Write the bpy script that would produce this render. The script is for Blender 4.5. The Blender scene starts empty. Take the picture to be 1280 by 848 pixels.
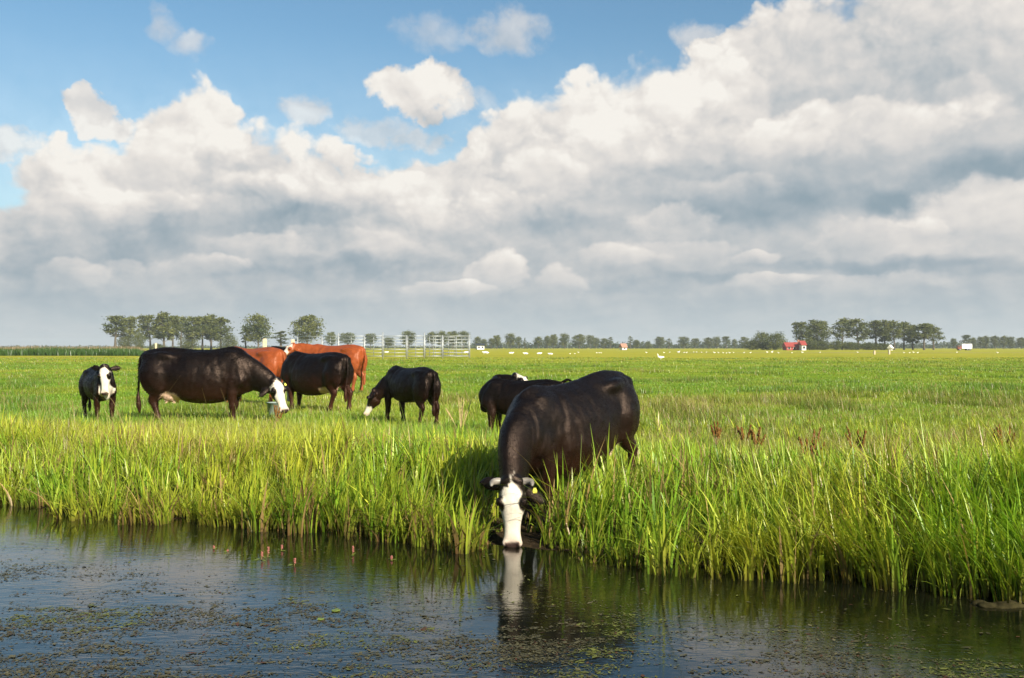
import bpy, bmesh, math, random
import numpy as np
from mathutils import Vector, Matrix

random.seed(7)
RNG = np.random.default_rng(11)
scene = bpy.context.scene
COL = scene.collection

# ------------------------------------------------------------------ frame
F = 1244.0                 # focal length in photo pixels (35 mm lens, 1280 px wide)
CAM_Z = 1.42
HOR = 434.0
WATER_Z = -0.33


def at(px, py, d):
    """a point at depth d that the photo shows at (px, py)"""
    return Vector(((px - 640) / F * d, d, CAM_Z - (py - HOR) / F * d))


def xat(px, d):
    return (px - 640) / F * d


# ------------------------------------------------------------------ helpers
def tag(o, label=None, cat=None, group=None, kind=None):
    if label: o['label'] = label
    if cat: o['category'] = cat
    if group: o['group'] = group
    if kind: o['kind'] = kind
    return o


def empty(name, loc=(0, 0, 0), rz=0.0):
    o = bpy.data.objects.new(name, None)
    o.empty_display_size = 0.2
    COL.objects.link(o)
    o.location = loc
    o.rotation_euler = (0, 0, rz)
    return o


def link(name, me, mat=None, parent=None):
    o = bpy.data.objects.new(name, me)
    COL.objects.link(o)
    if mat is not None:
        me.materials.clear()
        me.materials.append(mat)
    if parent is not None:
        o.parent = parent
    return o


def copy_tree(o, parent=None):
    c = o.copy()
    COL.objects.link(c)
    c.parent = parent
    for ch in list(o.children):
        copy_tree(ch, c)
    return c


def np_mesh(name, verts, quads, cols=None, smooth=False, tris=None):
    me = bpy.data.meshes.new(name)
    verts = np.ascontiguousarray(verts, dtype=np.float32).reshape(-1, 3)
    quads = np.ascontiguousarray(quads, dtype=np.int32)
    k = quads.shape[1]
    nf = quads.shape[0]
    me.vertices.add(len(verts))
    me.vertices.foreach_set('co', verts.ravel())
    me.loops.add(nf * k)
    me.loops.foreach_set('vertex_index', quads.ravel())
    me.polygons.add(nf)
    me.polygons.foreach_set('loop_start', np.arange(0, nf * k, k, dtype=np.int32))
    me.polygons.foreach_set('loop_total', np.full(nf, k, dtype=np.int32))
    if smooth:
        me.polygons.foreach_set('use_smooth', np.ones(nf, dtype=bool))
    me.update(calc_edges=True)
    if cols is not None:
        set_cols(me, cols)
    return me


def set_cols(me, cols):
    a = me.color_attributes.new('Col', 'FLOAT_COLOR', 'POINT')
    c = np.ones((len(me.vertices), 4), dtype=np.float32)
    c[:, :3] = cols
    a.data.foreach_set('color', c.ravel())


def smoothstep(a, b, x):
    t = np.clip((x - a) / (b - a), 0, 1)
    return t * t * (3 - 2 * t)


class VNoise:
    """smooth 2-D value noise"""
    def __init__(self, seed):
        self.t = np.random.default_rng(seed).random((256, 256))

    def at(self, x, y):
        x = np.asarray(x, float); y = np.asarray(y, float)
        xi = np.floor(x).astype(int); yi = np.floor(y).astype(int)
        fx = x - xi; fy = y - yi
        fx = fx * fx * (3 - 2 * fx); fy = fy * fy * (3 - 2 * fy)
        t = self.t
        a = t[xi & 255, yi & 255]; b = t[(xi + 1) & 255, yi & 255]
        c = t[xi & 255, (yi + 1) & 255]; d = t[(xi + 1) & 255, (yi + 1) & 255]
        return (a * (1 - fx) + b * fx) * (1 - fy) + (c * (1 - fx) + d * fx) * fy

    def fbm(self, x, y, o=4):
        s = 0; a = 0.5; n = 0
        for k in range(o):
            s = s + a * self.at(x * 2 ** k + 17.3 * k, y * 2 ** k + 5.1 * k)
            n += a; a *= 0.5
        return s / n


N1, N2, N3, N4 = VNoise(1), VNoise(2), VNoise(3), VNoise(4)


def bank_s(x, y):
    """distance inland from the far waterline (negative: over the water)"""
    x = np.asarray(x, float); y = np.asarray(y, float)
    w = (N1.fbm(x * 0.7 + 40, y * 0 + 3.3, 3) - 0.5) * 0.85
    base = 8.72 - 0.415 * x + 0.002 * x * x - .32 * np.maximum(0, x - 2.3)
    return (y - base) / 1.077 + w


def ground_z(x, y):
    x = np.asarray(x, float); y = np.asarray(y, float)
    s = bank_s(x, y)
    z = -0.33 + 0.36 * smoothstep(-0.02, 1.9, s)
    z = np.where(s < 0, -0.33 - 0.55 * smoothstep(0, -0.9, s), z)
    near = smoothstep(-5.2, -6.4, s)
    z = np.where(s < -4, -0.88 + 0.88 * near, z)
    z = z - 0.13 * np.exp(-(((x - .75) / 1.1) ** 2 + ((y - 10.1) / 1.0) ** 2) ** 2) * (s > 0)
    und = (N2.fbm(x * 0.13 + 9, y * 0.13 + 4, 3) - 0.5) * 0.22 * smoothstep(1.5, 6, s)
    und = und * smoothstep(400, 60, np.hypot(x, y))
    return z - 0.03 * smoothstep(1.9, 3, s) + und


def gz(x, y):
    return float(ground_z(x, y))


# ------------------------------------------------------------------ materials
def new_mat(name):
    m = bpy.data.materials.new(name)
    m.use_nodes = True
    nt = m.node_tree
    return m, nt, nt.nodes['Principled BSDF']


def N(nt, t, **kw):
    n = nt.nodes.new(t)
    for k, v in kw.items():
        setattr(n, k, v)
    return n


def noise_node(nt, vec, scale, detail=4, rough=0.55, dist=0.0):
    n = N(nt, 'ShaderNodeTexNoise')
    n.inputs['Scale'].default_value = scale
    n.inputs['Detail'].default_value = detail
    n.inputs['Roughness'].default_value = rough
    n.inputs['Distortion'].default_value = dist
    if vec is not None:
        nt.links.new(vec, n.inputs['Vector'])
    return n


def ramp_node(nt, fac, stops, interp='LINEAR'):
    r = N(nt, 'ShaderNodeValToRGB')
    cr = r.color_ramp
    cr.interpolation = interp
    while len(cr.elements) < len(stops):
        cr.elements.new(0.5)
    for e, (p, c) in zip(cr.elements, stops):
        e.position = p
        e.color = (c[0], c[1], c[2], 1)
    nt.links.new(fac, r.inputs['Fac'])
    return r


def mix_rgb(nt, fac, a, b, mode='MIX'):
    m = N(nt, 'ShaderNodeMix', data_type='RGBA', blend_type=mode)
    for s, v in ((0, fac), (6, a), (7, b)):
        if isinstance(v, (int, float)):
            m.inputs[s].default_value = v
        elif isinstance(v, tuple):
            m.inputs[s].default_value = (v[0], v[1], v[2], 1)
        else:
            nt.links.new(v, m.inputs[s])
    return m.outputs[2]


def simple_mat(name, col, rough=0.6, var=0.25, scale=8.0, metal=0.0, bump=0.0):
    m, nt, b = new_mat(name)
    tc = N(nt, 'ShaderNodeTexCoord')
    n = noise_node(nt, tc.outputs['Object'], scale, 5)
    lo = tuple(c * (1 - var) for c in col); hi = tuple(min(1, c * (1 + var)) for c in col)
    r = ramp_node(nt, n.outputs['Fac'], [(0.3, lo), (0.7, hi)])
    nt.links.new(r.outputs['Color'], b.inputs['Base Color'])
    b.inputs['Roughness'].default_value = rough
    b.inputs['Metallic'].default_value = metal
    if rough >= .9:
        b.inputs['Specular IOR Level'].default_value = 0.08
    if bump:
        bp = N(nt, 'ShaderNodeBump')
        bp.inputs['Strength'].default_value = bump
        bp.inputs['Distance'].default_value = 0.02
        nt.links.new(n.outputs['Fac'], bp.inputs['Height'])
        nt.links.new(bp.outputs['Normal'], b.inputs['Normal'])
    return m


def blade_mat(name, trans=0.35, rough=0.5, spec=0.35):
    m, nt, b = new_mat(name)
    a = N(nt, 'ShaderNodeAttribute', attribute_name='Col')
    nt.links.new(a.outputs['Color'], b.inputs['Base Color'])
    b.inputs['Roughness'].default_value = rough
    b.inputs['Specular IOR Level'].default_value = spec
    t = N(nt, 'ShaderNodeBsdfTranslucent')
    tc = mix_rgb(nt, 1.0, a.outputs['Color'], (1.15, 1.1, 0.55), 'MULTIPLY')
    nt.links.new(tc, t.inputs['Color'])
    mx = N(nt, 'ShaderNodeMixShader')
    mx.inputs[0].default_value = trans
    nt.links.new(b.outputs[0], mx.inputs[1])
    nt.links.new(t.outputs[0], mx.inputs[2])
    nt.links.new(mx.outputs[0], nt.nodes['Material Output'].inputs['Surface'])
    return m


def hide_mat(name, sheen=0.01, rough=0.35):
    """short glossy cattle coat; colour of the coat comes from the mesh"""
    m, nt, b = new_mat(name)
    a = N(nt, 'ShaderNodeAttribute', attribute_name='Col')
    tc = N(nt, 'ShaderNodeTexCoord')
    n = noise_node(nt, tc.outputs['Object'], 5.0, 6, 0.65)
    r = ramp_node(nt, n.outputs['Fac'], [(0.25, (0.72, 0.72, 0.72)), (0.75, (1.22, 1.2, 1.18))])
    c = mix_rgb(nt, 1.0, a.outputs['Color'], r.outputs['Color'], 'MULTIPLY')
    nt.links.new(c, b.inputs['Base Color'])
    mp = N(nt, 'ShaderNodeMapping')
    mp.inputs['Scale'].default_value = (14, 60, 26)
    nt.links.new(tc.outputs['Object'], mp.inputs['Vector'])
    h = noise_node(nt, mp.outputs['Vector'], 3.0, 4, 0.7, 0.6)
    w = noise_node(nt, tc.outputs['Object'], 9.0, 3, 0.5)
    ad = N(nt, 'ShaderNodeMath', operation='MULTIPLY_ADD')
    nt.links.new(h.outputs['Fac'], ad.inputs[0]); ad.inputs[1].default_value = 0.55
    nt.links.new(w.outputs['Fac'], ad.inputs[2])
    bp = N(nt, 'ShaderNodeBump')
    bp.inputs['Strength'].default_value = 0.38
    bp.inputs['Distance'].default_value = 0.022
    nt.links.new(ad.outputs[0], bp.inputs['Height'])
    nt.links.new(bp.outputs['Normal'], b.inputs['Normal'])
    rr = ramp_node(nt, n.outputs['Fac'], [(0.3, (rough - .06,) * 3), (0.7, (rough + .16,) * 3)])
    nt.links.new(rr.outputs['Color'], b.inputs['Roughness'])
    b.inputs['Specular IOR Level'].default_value = 0.30
    b.inputs['Specular Tint'].default_value = (1.0, .74, .62, 1)
    b.inputs['Sheen Weight'].default_value = sheen
    b.inputs['Sheen Roughness'].default_value = 0.45
    b.inputs['Sheen Tint'].default_value = (0.55, 0.36, 0.28, 1)
    return m


M_BLADE = blade_mat('grass_blades', 0.34, 0.40, 0.45)
M_LEAF = blade_mat('tree_leaves', 0.22, 0.6, 0.2)
M_HIDE = hide_mat('cattle_coat')
def hair_mat():
    m, nt, b = new_mat('coat_hair')
    a = N(nt, 'ShaderNodeAttribute', attribute_name='Col')
    nt.links.new(a.outputs['Color'], b.inputs['Base Color'])
    b.inputs['Roughness'].default_value = 0.45
    b.inputs['Specular IOR Level'].default_value = 0.09
    b.inputs['Specular Tint'].default_value = (1.0, .76, .64, 1)
    return m


M_HAIR = hair_mat()


def weed_mat():
    m, nt, b = new_mat('floating_weed')
    a = N(nt, 'ShaderNodeAttribute', attribute_name='Col')
    nt.links.new(a.outputs['Color'], b.inputs['Base Color'])
    b.inputs['Roughness'].default_value = 0.55
    b.inputs['Specular IOR Level'].default_value = 0.3
    return m


M_WEED = weed_mat()
M_BARK = simple_mat('bark', (0.10, 0.085, 0.065), 0.9, 0.35, 3.0, 0, 0.4)
M_EYE = simple_mat('eye', (0.012, 0.009, 0.008), 0.12, 0.1)
M_HORN = simple_mat('horn', (0.19, 0.17, 0.15), 0.45, 0.45, 14)
M_TAG = simple_mat('ear_tag', (0.50, 0.46, 0.05), 0.5, 0.1)
M_WOOD = simple_mat('weathered_wood', (0.46, 0.38, 0.27), 0.85, 0.3, 12, 0, 0.3)
M_STEEL = simple_mat('galvanised_steel', (0.36, 0.38, 0.39), 0.5, 0.15, 5, 0.4)
M_BUCKET = simple_mat('grey_plastic', (0.20, 0.25, 0.24), 0.55, 0.12, 9)
M_WHITE = simple_mat('white_feathers', (0.80, 0.79, 0.75), 0.8, 0.06, 20)
M_BILL = simple_mat('orange_bill', (0.55, 0.22, 0.03), 0.5)
M_ROOF = simple_mat('red_tiles', (0.29, 0.045, 0.035), 0.75, 0.25, 2)
M_BRICK = simple_mat('brick', (0.34, 0.17, 0.12), 0.85, 0.2, 3)
M_PLASTER = simple_mat('white_plaster', (0.74, 0.72, 0.68), 0.8, 0.08, 2)
M_DARK = simple_mat('dark_glass', (0.03, 0.035, 0.04), 0.2, 0.2, 2)
M_RUBBER = simple_mat('rubber', (0.02, 0.02, 0.02), 0.8, 0.2)
M_CAB = simple_mat('truck_paint', (0.22, 0.06, 0.04), 0.35, 0.1)
M_VAN = simple_mat('white_paint', (0.80, 0.80, 0.80), 0.35, 0.04)
M_DOCK = simple_mat('dry_seed_heads', (0.15, 0.075, 0.022), 1.0, 0.4, 30)
M_STRAW = simple_mat('dry_stalks', (0.42, 0.31, 0.15), 0.85, 0.3, 30)
M_PINK = simple_mat('pink_flowers', (0.26, 0.10, 0.085), 0.9, 0.25, 60)
M_STEM = simple_mat('reddish_stem', (0.20, 0.10, 0.05), 0.7, 0.25, 40)
M_PAD = simple_mat('lily_leaf', (0.13, 0.17, 0.025), 0.35, 0.25, 30)
M_SODS = simple_mat('peat_clod', (0.030, 0.026, 0.011), 0.95, 0.5, 18, 0, 0.6)

# ------------------------------------------------------------------ render, camera, light
scene.view_settings.view_transform = 'Standard'
scene.view_settings.look = 'None'
scene.view_settings.exposure = 1.0
scene.view_settings.gamma = 1.0
scene.view_settings.use_curve_mapping = False
scene.render.engine = 'CYCLES'
scene.cycles.use_denoising = True
scene.cycles.max_bounces = 8
scene.cycles.diffuse_bounces = 3
scene.cycles.glossy_bounces = 3
scene.cycles.transmission_bounces = 4
scene.cycles.caustics_reflective = False
scene.cycles.caustics_refractive = False
scene.cycles.sample_clamp_indirect = 4.0

cam_d = bpy.data.cameras.new('Camera')
cam_d.sensor_width = 36.0
cam_d.lens = 36.0 * F / 1280.0
cam_d.shift_y = (HOR - 424.0) / 1280.0
cam_d.clip_start = 0.1
cam_d.clip_end = 20000
cam = bpy.data.objects.new('Camera', cam_d)
COL.objects.link(cam)
cam.location = (0, 0, CAM_Z)
cam.rotation_euler = (math.radians(90), 0, 0)
scene.camera = cam

SUN_EL = math.radians(29)
SUN_AZ = math.radians(146)      # from +Y (view direction) clockwise: behind the camera, to the right
sun_dir = Vector((math.sin(SUN_AZ) * math.cos(SUN_EL), math.cos(SUN_AZ) * math.cos(SUN_EL), math.sin(SUN_EL)))
sd = bpy.data.lights.new('Sun', 'SUN')
sd.energy = 5.0
sd.angle = math.radians(0.6)
sd.color = (1.0, 0.91, 0.73)
sun = bpy.data.objects.new('Sun', sd)
COL.objects.link(sun)
sun.rotation_euler = (-sun_dir).to_track_quat('-Z', 'Y').to_euler()
sun.location = (20, -20, 30)


# ------------------------------------------------------------------ sky
def build_world():
    w = bpy.data.worlds.new('World')
    scene.world = w
    w.use_nodes = True
    nt = w.node_tree
    for n in list(nt.nodes):
        nt.nodes.remove(n)
    L = nt.links

    def put(sock, v):
        if isinstance(v, (int, float)):
            sock.default_value = v
        elif isinstance(v, (tuple, list)):
            sock.default_value = v
        else:
            L.new(v, sock)

    def m(op, a, b=None, c=None, clamp=False):
        n = nt.nodes.new('ShaderNodeMath'); n.operation = op; n.use_clamp = clamp
        put(n.inputs[0], a)
        if b is not None: put(n.inputs[1], b)
        if c is not None: put(n.inputs[2], c)
        return n.outputs[0]

    def vm(op, a, b=None, c=None):
        n = nt.nodes.new('ShaderNodeVectorMath'); n.operation = op
        put(n.inputs[0], a)
        if b is not None: put(n.inputs[1], b)
        if c is not None: put(n.inputs[2], c)
        return n.outputs['Value'] if op in ('DOT_PRODUCT', 'LENGTH') else n.outputs[0]

    def xyz(x, y, z=0.0):
        n = nt.nodes.new('ShaderNodeCombineXYZ')
        put(n.inputs[0], x); put(n.inputs[1], y); put(n.inputs[2], z)
        return n.outputs[0]

    def fbm(v, scale, detail=6, rough=0.55, lac=2.1, color=False):
        n = nt.nodes.new('ShaderNodeTexNoise')
        n.noise_dimensions = '3D'
        put(n.inputs['Vector'], v)
        n.inputs['Scale'].default_value = scale
        n.inputs['Detail'].default_value = detail
        n.inputs['Roughness'].default_value = rough
        n.inputs['Lacunarity'].default_value = lac
        return n.outputs['Color'] if color else n.outputs['Fac']

    def sstep(a, b, x):
        n = nt.nodes.new('ShaderNodeMapRange'); n.interpolation_type = 'SMOOTHSTEP'
        put(n.inputs['Value'], x); put(n.inputs['From Min'], a); put(n.inputs['From Max'], b)
        n.inputs['To Min'].default_value = 0; n.inputs['To Max'].default_value = 1
        return n.outputs['Result']

    tc = nt.nodes.new('ShaderNodeTexCoord')
    D = tc.outputs['Generated']
    sp = nt.nodes.new('ShaderNodeSeparateXYZ'); L.new(D, sp.inputs[0])
    # azimuth from the +Y heading and elevation, in units of about 4.6 degrees
    k = F / 100.0
    az = m('MULTIPLY', m('ARCTAN2', sp.outputs[0], sp.outputs[1]), k)
    el = m('MULTIPLY', m('ARCSINE', sp.outputs[2]), k)

    def uv(px, py):
        dx = px - 640.0; dy = HOR - py
        return math.atan2(dx, F) * k, math.atan2(dy, math.hypot(F, dx)) * k

    P0 = xyz(az, el, 0.0)
    # puffs get flatter and smaller towards the horizon
    flat = xyz(m('MULTIPLY', az, 1.0), m('MULTIPLY', m('POWER', m('MAXIMUM', el, 0.02), 0.8), 1.75), 3.7)
    wcol = fbm(flat, 1.3, 6, 0.52, color=True)
    wv = vm('SUBTRACT', wcol, (0.5, 0.5, 0.5))
    wcol2 = fbm(flat, 0.5, 2, 0.5, color=True)
    wv2 = vm('SUBTRACT', wcol2, (0.5, 0.5, 0.5))
    P = vm('MULTIPLY_ADD', wv, (0.95, 0.55, 0.0), P0)
    P = vm('MULTIPLY_ADD', wv2, (0.45, 0.25, 0.0), P)

    def billow(v, scale, detail=3.0):
        n = nt.nodes.new('ShaderNodeTexVoronoi')
        n.voronoi_dimensions = '2D'; n.feature = 'SMOOTH_F1'; n.normalize = True
        put(n.inputs['Vector'], v)
        n.inputs['Scale'].default_value = scale
        n.inputs['Detail'].default_value = detail
        n.inputs['Roughness'].default_value = 0.52
        n.inputs['Lacunarity'].default_value = 2.2
        n.inputs['Smoothness'].default_value = 0.55
        return m('SUBTRACT', 1.0, n.outputs['Distance'])
    warp_b = vm('MULTIPLY_ADD', wv, (0.45, 0.4, 0.0), flat)
    bil0 = billow(warp_b, 1.25)
    bil1 = billow(vm('ADD', warp_b, (0.10, 0.13, 0.03)), 1.25)

    # --- big bank: its upper outline over azimuth
    prof = [(-700, 250), (-400, 150), (-200, 190), (-60, 205), (0, 200), (20, 168), (70, 158), (100, 178), (140, 165), (172, 150), (182, 112), (262, 108),
            (300, 146), (345, 160), (400, 166), (440, 185), (500, 188), (530, 185), (560, 172), (610, 150), (650, 120),
            (690, 98), (720, 92), (760, 84), (800, 70), (860, 55), (900, 45), (925, 20), (955, 8), (1000, -8), (1060, -20),
            (1150, -40), (1280, -60), (1500, -80), (2000, 60), (2600, 200)]
    fc = nt.nodes.new('ShaderNodeFloatCurve')
    cm = fc.mapping
    cv = cm.curves[0]
    lo, hi = -40.0, 40.0
    pts = []
    for px, py in prof:
        u, v = uv(px, py)
        pts.append(((u - lo) / (hi - lo), v / 8.0))
    pts = [(0.0, 0.42), (0.15, 0.30)] + [p for p in pts if 0.16 < p[0] < 0.84] + [(0.88, 0.2), (1.0, 0.42)]
    while len(cv.points) < len(pts):
        cv.points.new(0.5, 0.5)
    for p, (x, y) in zip(cv.points, pts):
        p.location = (x, y); p.handle_type = 'AUTO'
    cm.update()
    sp2 = nt.nodes.new('ShaderNodeSeparateXYZ'); L.new(P, sp2.inputs[0])
    put(fc.inputs['Value'], m('MULTIPLY_ADD', sp2.outputs[0], 1.0 / (hi - lo), -lo / (hi - lo)))
    top = m('MULTIPLY', fc.outputs[0], 8.0)
    depth = m('SUBTRACT', top, sp2.outputs[1])           # > 0 inside the bank, 1 = 100 px
    fine = m('SUBTRACT', fbm(P0, 2.6, 8, 0.6), 0.5)
    bulge = m('SUBTRACT', bil0, 0.72)
    depth_f = m('MULTIPLY_ADD', bulge, 1.1, m('MULTIPLY_ADD', fine, 0.22, depth))
    edge_soft = sstep(0.35, 0.65, fbm(P0, 0.9, 2))
    mass = sstep(-0.04, m('MULTIPLY_ADD', edge_soft, 0.22, 0.09), depth_f)

    Ps = vm('MULTIPLY_ADD', wv, (0.55, 0.3, 0.0), P0)
    Ps = vm('MULTIPLY_ADD', wv2, (0.4, 0.2, 0.0), Ps)

    def blob(pt, px, py, rx, ry):
        u, v = uv(px, py)
        sx, sy = 100.0 / rx, 100.0 / ry
        d = vm('MULTIPLY_ADD', pt, (sx, sy, 0), (-u * sx, -v * sy, 0))
        return m('SUBTRACT', 1.0, vm('DOT_PRODUCT', d, d))

    # --- loose clouds in the blue: (px, py, rx, ry, softness, peak)
    Pl = vm('MULTIPLY_ADD', wv, (0.8, 0.6, 0.0), P0)
    loose = [(528, 112, 66, 36, 0.55, 1.0), (570, 128, 36, 20, 0.9, 0.9), (122, 138, 34, 26, 0.5, 0.95), (148, 158, 40, 24, 0.5, .95), (202, 36, 26, 24, 1.3, 0.55),
             (236, 58, 36, 20, 1.3, 0.6), (545, 42, 54, 24, 1.3, 0.42), (640, 42, 62, 32, 1.1, 0.62), (470, 160, 60, 24, 1.0, 0.62), (520, 172, 50, 22, .9, .7),
             (378, 140, 36, 24, 1.0, 0.7), (880, 38, 46, 22, 1.1, 0.65), (610, 128, 26, 18, 1.3, 0.45), (20, 185, 60, 34, .9, .8)]
    alpha = mass
    for (px, py, rx, ry, soft, pk) in loose:
        b = m('MULTIPLY_ADD', bulge, 1.6, m('MULTIPLY_ADD', fine, 2.2, blob(Pl, px, py, rx, ry)))
        a = m('MULTIPLY', sstep(0.0, soft, b), pk)
        alpha = m('MAXIMUM', alpha, a)
    # a hole of blue at the left edge
    hole = sstep(0.1, 0.9, m('MULTIPLY_ADD', fine, 1.2, blob(Pl, -6, 246, 40, 22)))
    alpha = m('MULTIPLY', alpha, m('MULTIPLY_ADD', hole, -0.75, 1.0))

    alpha = m('MAXIMUM', alpha, m('MULTIPLY', sstep(4.0, 1.6, el), 0.30))
    # --- brightness of the cloud
    light = m('MULTIPLY_ADD', sstep(1.5, 0.0, depth), 0.25, 0.43)
    low = sstep(1.7, 0.3, el)
    light = m('MULTIPLY_ADD', low, -0.10, light)
    marks = [
        # left half
        (228, 150, 90, 46, .22), (75, 185, 60, 40, .12), (45, 225, 60, 60, .08), (110, 260, 60, 60, .10), (330, 190, 80, 34, .2),
        (430, 215, 90, 40, .20), (560, 215, 80, 40, .18), (300, 235, 60, 26, .15), (250, 333, 56, 13, .26), (170, 332, 30, 10, .16), (80, 345, 45, 18, .2),
        (330, 305, 60, 16, .20), (420, 300, 90, 16, .12), (620, 338, 34, 26, .34), (562, 358, 66, 9, .28), (700, 355, 42, 20, .22),
        (520, 115, 60, 30, .25), (535, 145, 40, 12, -.25), (700, 130, 60, 40, .12),
        (372, 268, 130, 36, -.26), (180, 285, 90, 42, -.17), (300, 205, 70, 14, -.12), (400, 188, 60, 12, -.10), (120, 320, 90, 20, -.12), (480, 330, 120, 16, -.14), (330, 345, 150, 14, -.10),
        (20, 330, 60, 60, -.08),
        (120, 205, 110, 60, .14), (210, 205, 120, 50, .12), (480, 250, 120, 40, .14), (150, 255, 60, 30, .12), (600, 270, 90, 34, .12), (260, 262, 60, 22, .12), (380, 165, 40, 30, .1),
        # right half
        (1010, 75, 120, 60, .10), (1180, 60, 120, 70, .08), (830, 160, 130, 50, .12), (1000, 170, 80, 30, .12), (720, 200, 90, 40, .12), (640, 180, 70, 40, .12), (905, 235, 80, 20, .1), (1190, 165, 90, 40, .1),
        (745, 118, 120, 50, .20), (890, 105, 80, 46, .24), (760, 170, 70, 36, .18), (920, 185, 110, 36, .14), (1065, 158, 130, 30, .26),
        (670, 225, 60, 40, .2), (840, 278, 50, 26, .24), (850, 310, 70, 14, .14), (775, 320, 60, 14, .22), (945, 320, 40, 10, .20), (965, 350, 66, 9, .24),
        (1225, 275, 95, 44, .30), (1100, 295, 70, 30, .2), (1090, 350, 90, 12, .16), (1190, 128, 40, 30, .12), (960, 18, 60, 26, .12),
        (950, 255, 150, 30, -.26), (1235, 212, 110, 24, -.30), (1120, 245, 55, 18, -.26), (1160, 292, 40, 14, -.14), (1080, 90, 190, 60, -.10), (860, 205, 120, 14, -.10),
        (1010, 215, 120, 22, -.08), (700, 285, 110, 18, -.14), (1100, 330, 150, 10, -.16), (870, 345, 60, 10, -.12), (790, 360, 80, 12, -.10), (1200, 340, 120, 16, -.10),
        (980, 385, 400, 26, -.06), (250, 385, 400, 26, -.05),
    ]
    light = m('MULTIPLY_ADD', m('SUBTRACT', fbm(flat, 0.55, 3, .5), 0.5), 0.25, light)
    rag = m('MULTIPLY_ADD', bulge, 2.2, m('MULTIPLY', fine, 0.7))
    for (px, py, rx, ry, amp) in [q for q in marks if q[4] < 0]:
        c = m('MAXIMUM', blob(P, px, py, rx * 1.2, ry * 1.25), 0.0)
        light = m('MULTIPLY_ADD', m('MULTIPLY', c, c), amp * 1.45, light)
    # sunlit heaps: a crisp heaped upper edge, fading downwards into the grey
    for (px, py, rx, ry, amp) in sorted([q for q in marks if q[4] > 0], key=lambda q: q[1]):
        u, v = uv(px, py + ry * .15)
        sx, sy = 100.0 / (rx * 1.15), 100.0 / (ry * 1.2)
        d = vm('MULTIPLY_ADD', Ps, (sx, sy, 0), (-u * sx, -v * sy, 0))
        b = m('ADD', m('SUBTRACT', 1.0, vm('DOT_PRODUCT', d, d)), rag)
        dy = vm('DOT_PRODUCT', d, (0.25, 0.97, 0.0))
        fade = m('MULTIPLY_ADD', dy, 0.55, 0.50, clamp=True)
        k_ = m('MULTIPLY', sstep(-0.03, 0.52, b), fade)
        light = m('MULTIPLY_ADD', k_, amp * 1.45, light)
    # relief of the billows, lit from the upper right
    em = m('SUBTRACT', bil0, bil1)
    em_amt = m('MULTIPLY_ADD', sstep(2.4, 0.1, depth), 0.75, 0.50)
    light = m('MULTIPLY_ADD', m('MULTIPLY', em, em_amt), 0.85, light)
    eb0 = fbm(flat, 1.7, 5, 0.5)
    eb1 = fbm(vm('ADD', flat, (0.10, 0.13, 0.05)), 1.7, 5, 0.5)
    light = m('MULTIPLY_ADD', m('SUBTRACT', eb0, eb1), 0.42, light)

    rp = nt.nodes.new('ShaderNodeValToRGB')
    cr = rp.color_ramp
    stops = [(0.0, (.30, .39, .45)), (0.2, (.415, .48, .525)), (0.42, (.585, .605, .615)), (0.62, (.735, .715, .695)), (0.8, (.855, .815, .77)), (1.0, (.975, .94, .88))]
    while len(cr.elements) < len(stops):
        cr.elements.new(0.5)
    for e, (p, c) in zip(cr.elements, stops):
        e.position = p; e.color = (*c, 1)
    L.new(light, rp.inputs['Fac'])

    # clear sky
    sky = nt.nodes.new('ShaderNodeTexSky')
    sky.sky_type = 'NISHITA'
    sky.sun_disc = False
    sky.sun_elevation = SUN_EL
    sky.sun_rotation = SUN_AZ
    sky.altitude = 0
    sky.air_density = 1.0
    sky.dust_density = 0.6
    sky.ozone_density = 2.0
    tint = nt.nodes.new('ShaderNodeMix'); tint.data_type = 'RGBA'; tint.blend_type = 'MULTIPLY'
    tint.inputs[0].default_value = 1.0; L.new(sky.outputs[0], tint.inputs[6]); tint.inputs[7].default_value = (.86, 1.06, 1.04, 1)
    bg1 = nt.nodes.new('ShaderNodeBackground'); L.new(tint.outputs[2], bg1.inputs['Color'])
    bg1.inputs['Strength'].default_value = 0.061
    # far clouds thin into the pale air near the horizon
    hz = sstep(1.0, 0.0, el)
    mixc = nt.nodes.new('ShaderNodeMix'); mixc.data_type = 'RGBA'
    L.new(m('MULTIPLY', hz, 0.72), mixc.inputs[0]); L.new(rp.outputs[0], mixc.inputs[6]); mixc.inputs[7].default_value = (.60, .67, .70, 1)
    bg2 = nt.nodes.new('ShaderNodeBackground'); L.new(mixc.outputs[2], bg2.inputs['Color'])
    bg2.inputs['Strength'].default_value = 0.475
    ms = nt.nodes.new('ShaderNodeMixShader')
    below = sstep(-0.3, 0.0, el)
    L.new(m('MAXIMUM', alpha, m('SUBTRACT', 1.0, below)), ms.inputs[0])
    L.new(bg1.outputs[0], ms.inputs[1]); L.new(bg2.outputs[0], ms.inputs[2])
    out = nt.nodes.new('ShaderNodeOutputWorld')
    L.new(ms.outputs[0], out.inputs['Surface'])
    w.cycles.sampling_method = 'MANUAL'
    w.cycles.sample_map_resolution = 512


build_world()
#@@SKYONLY


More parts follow.
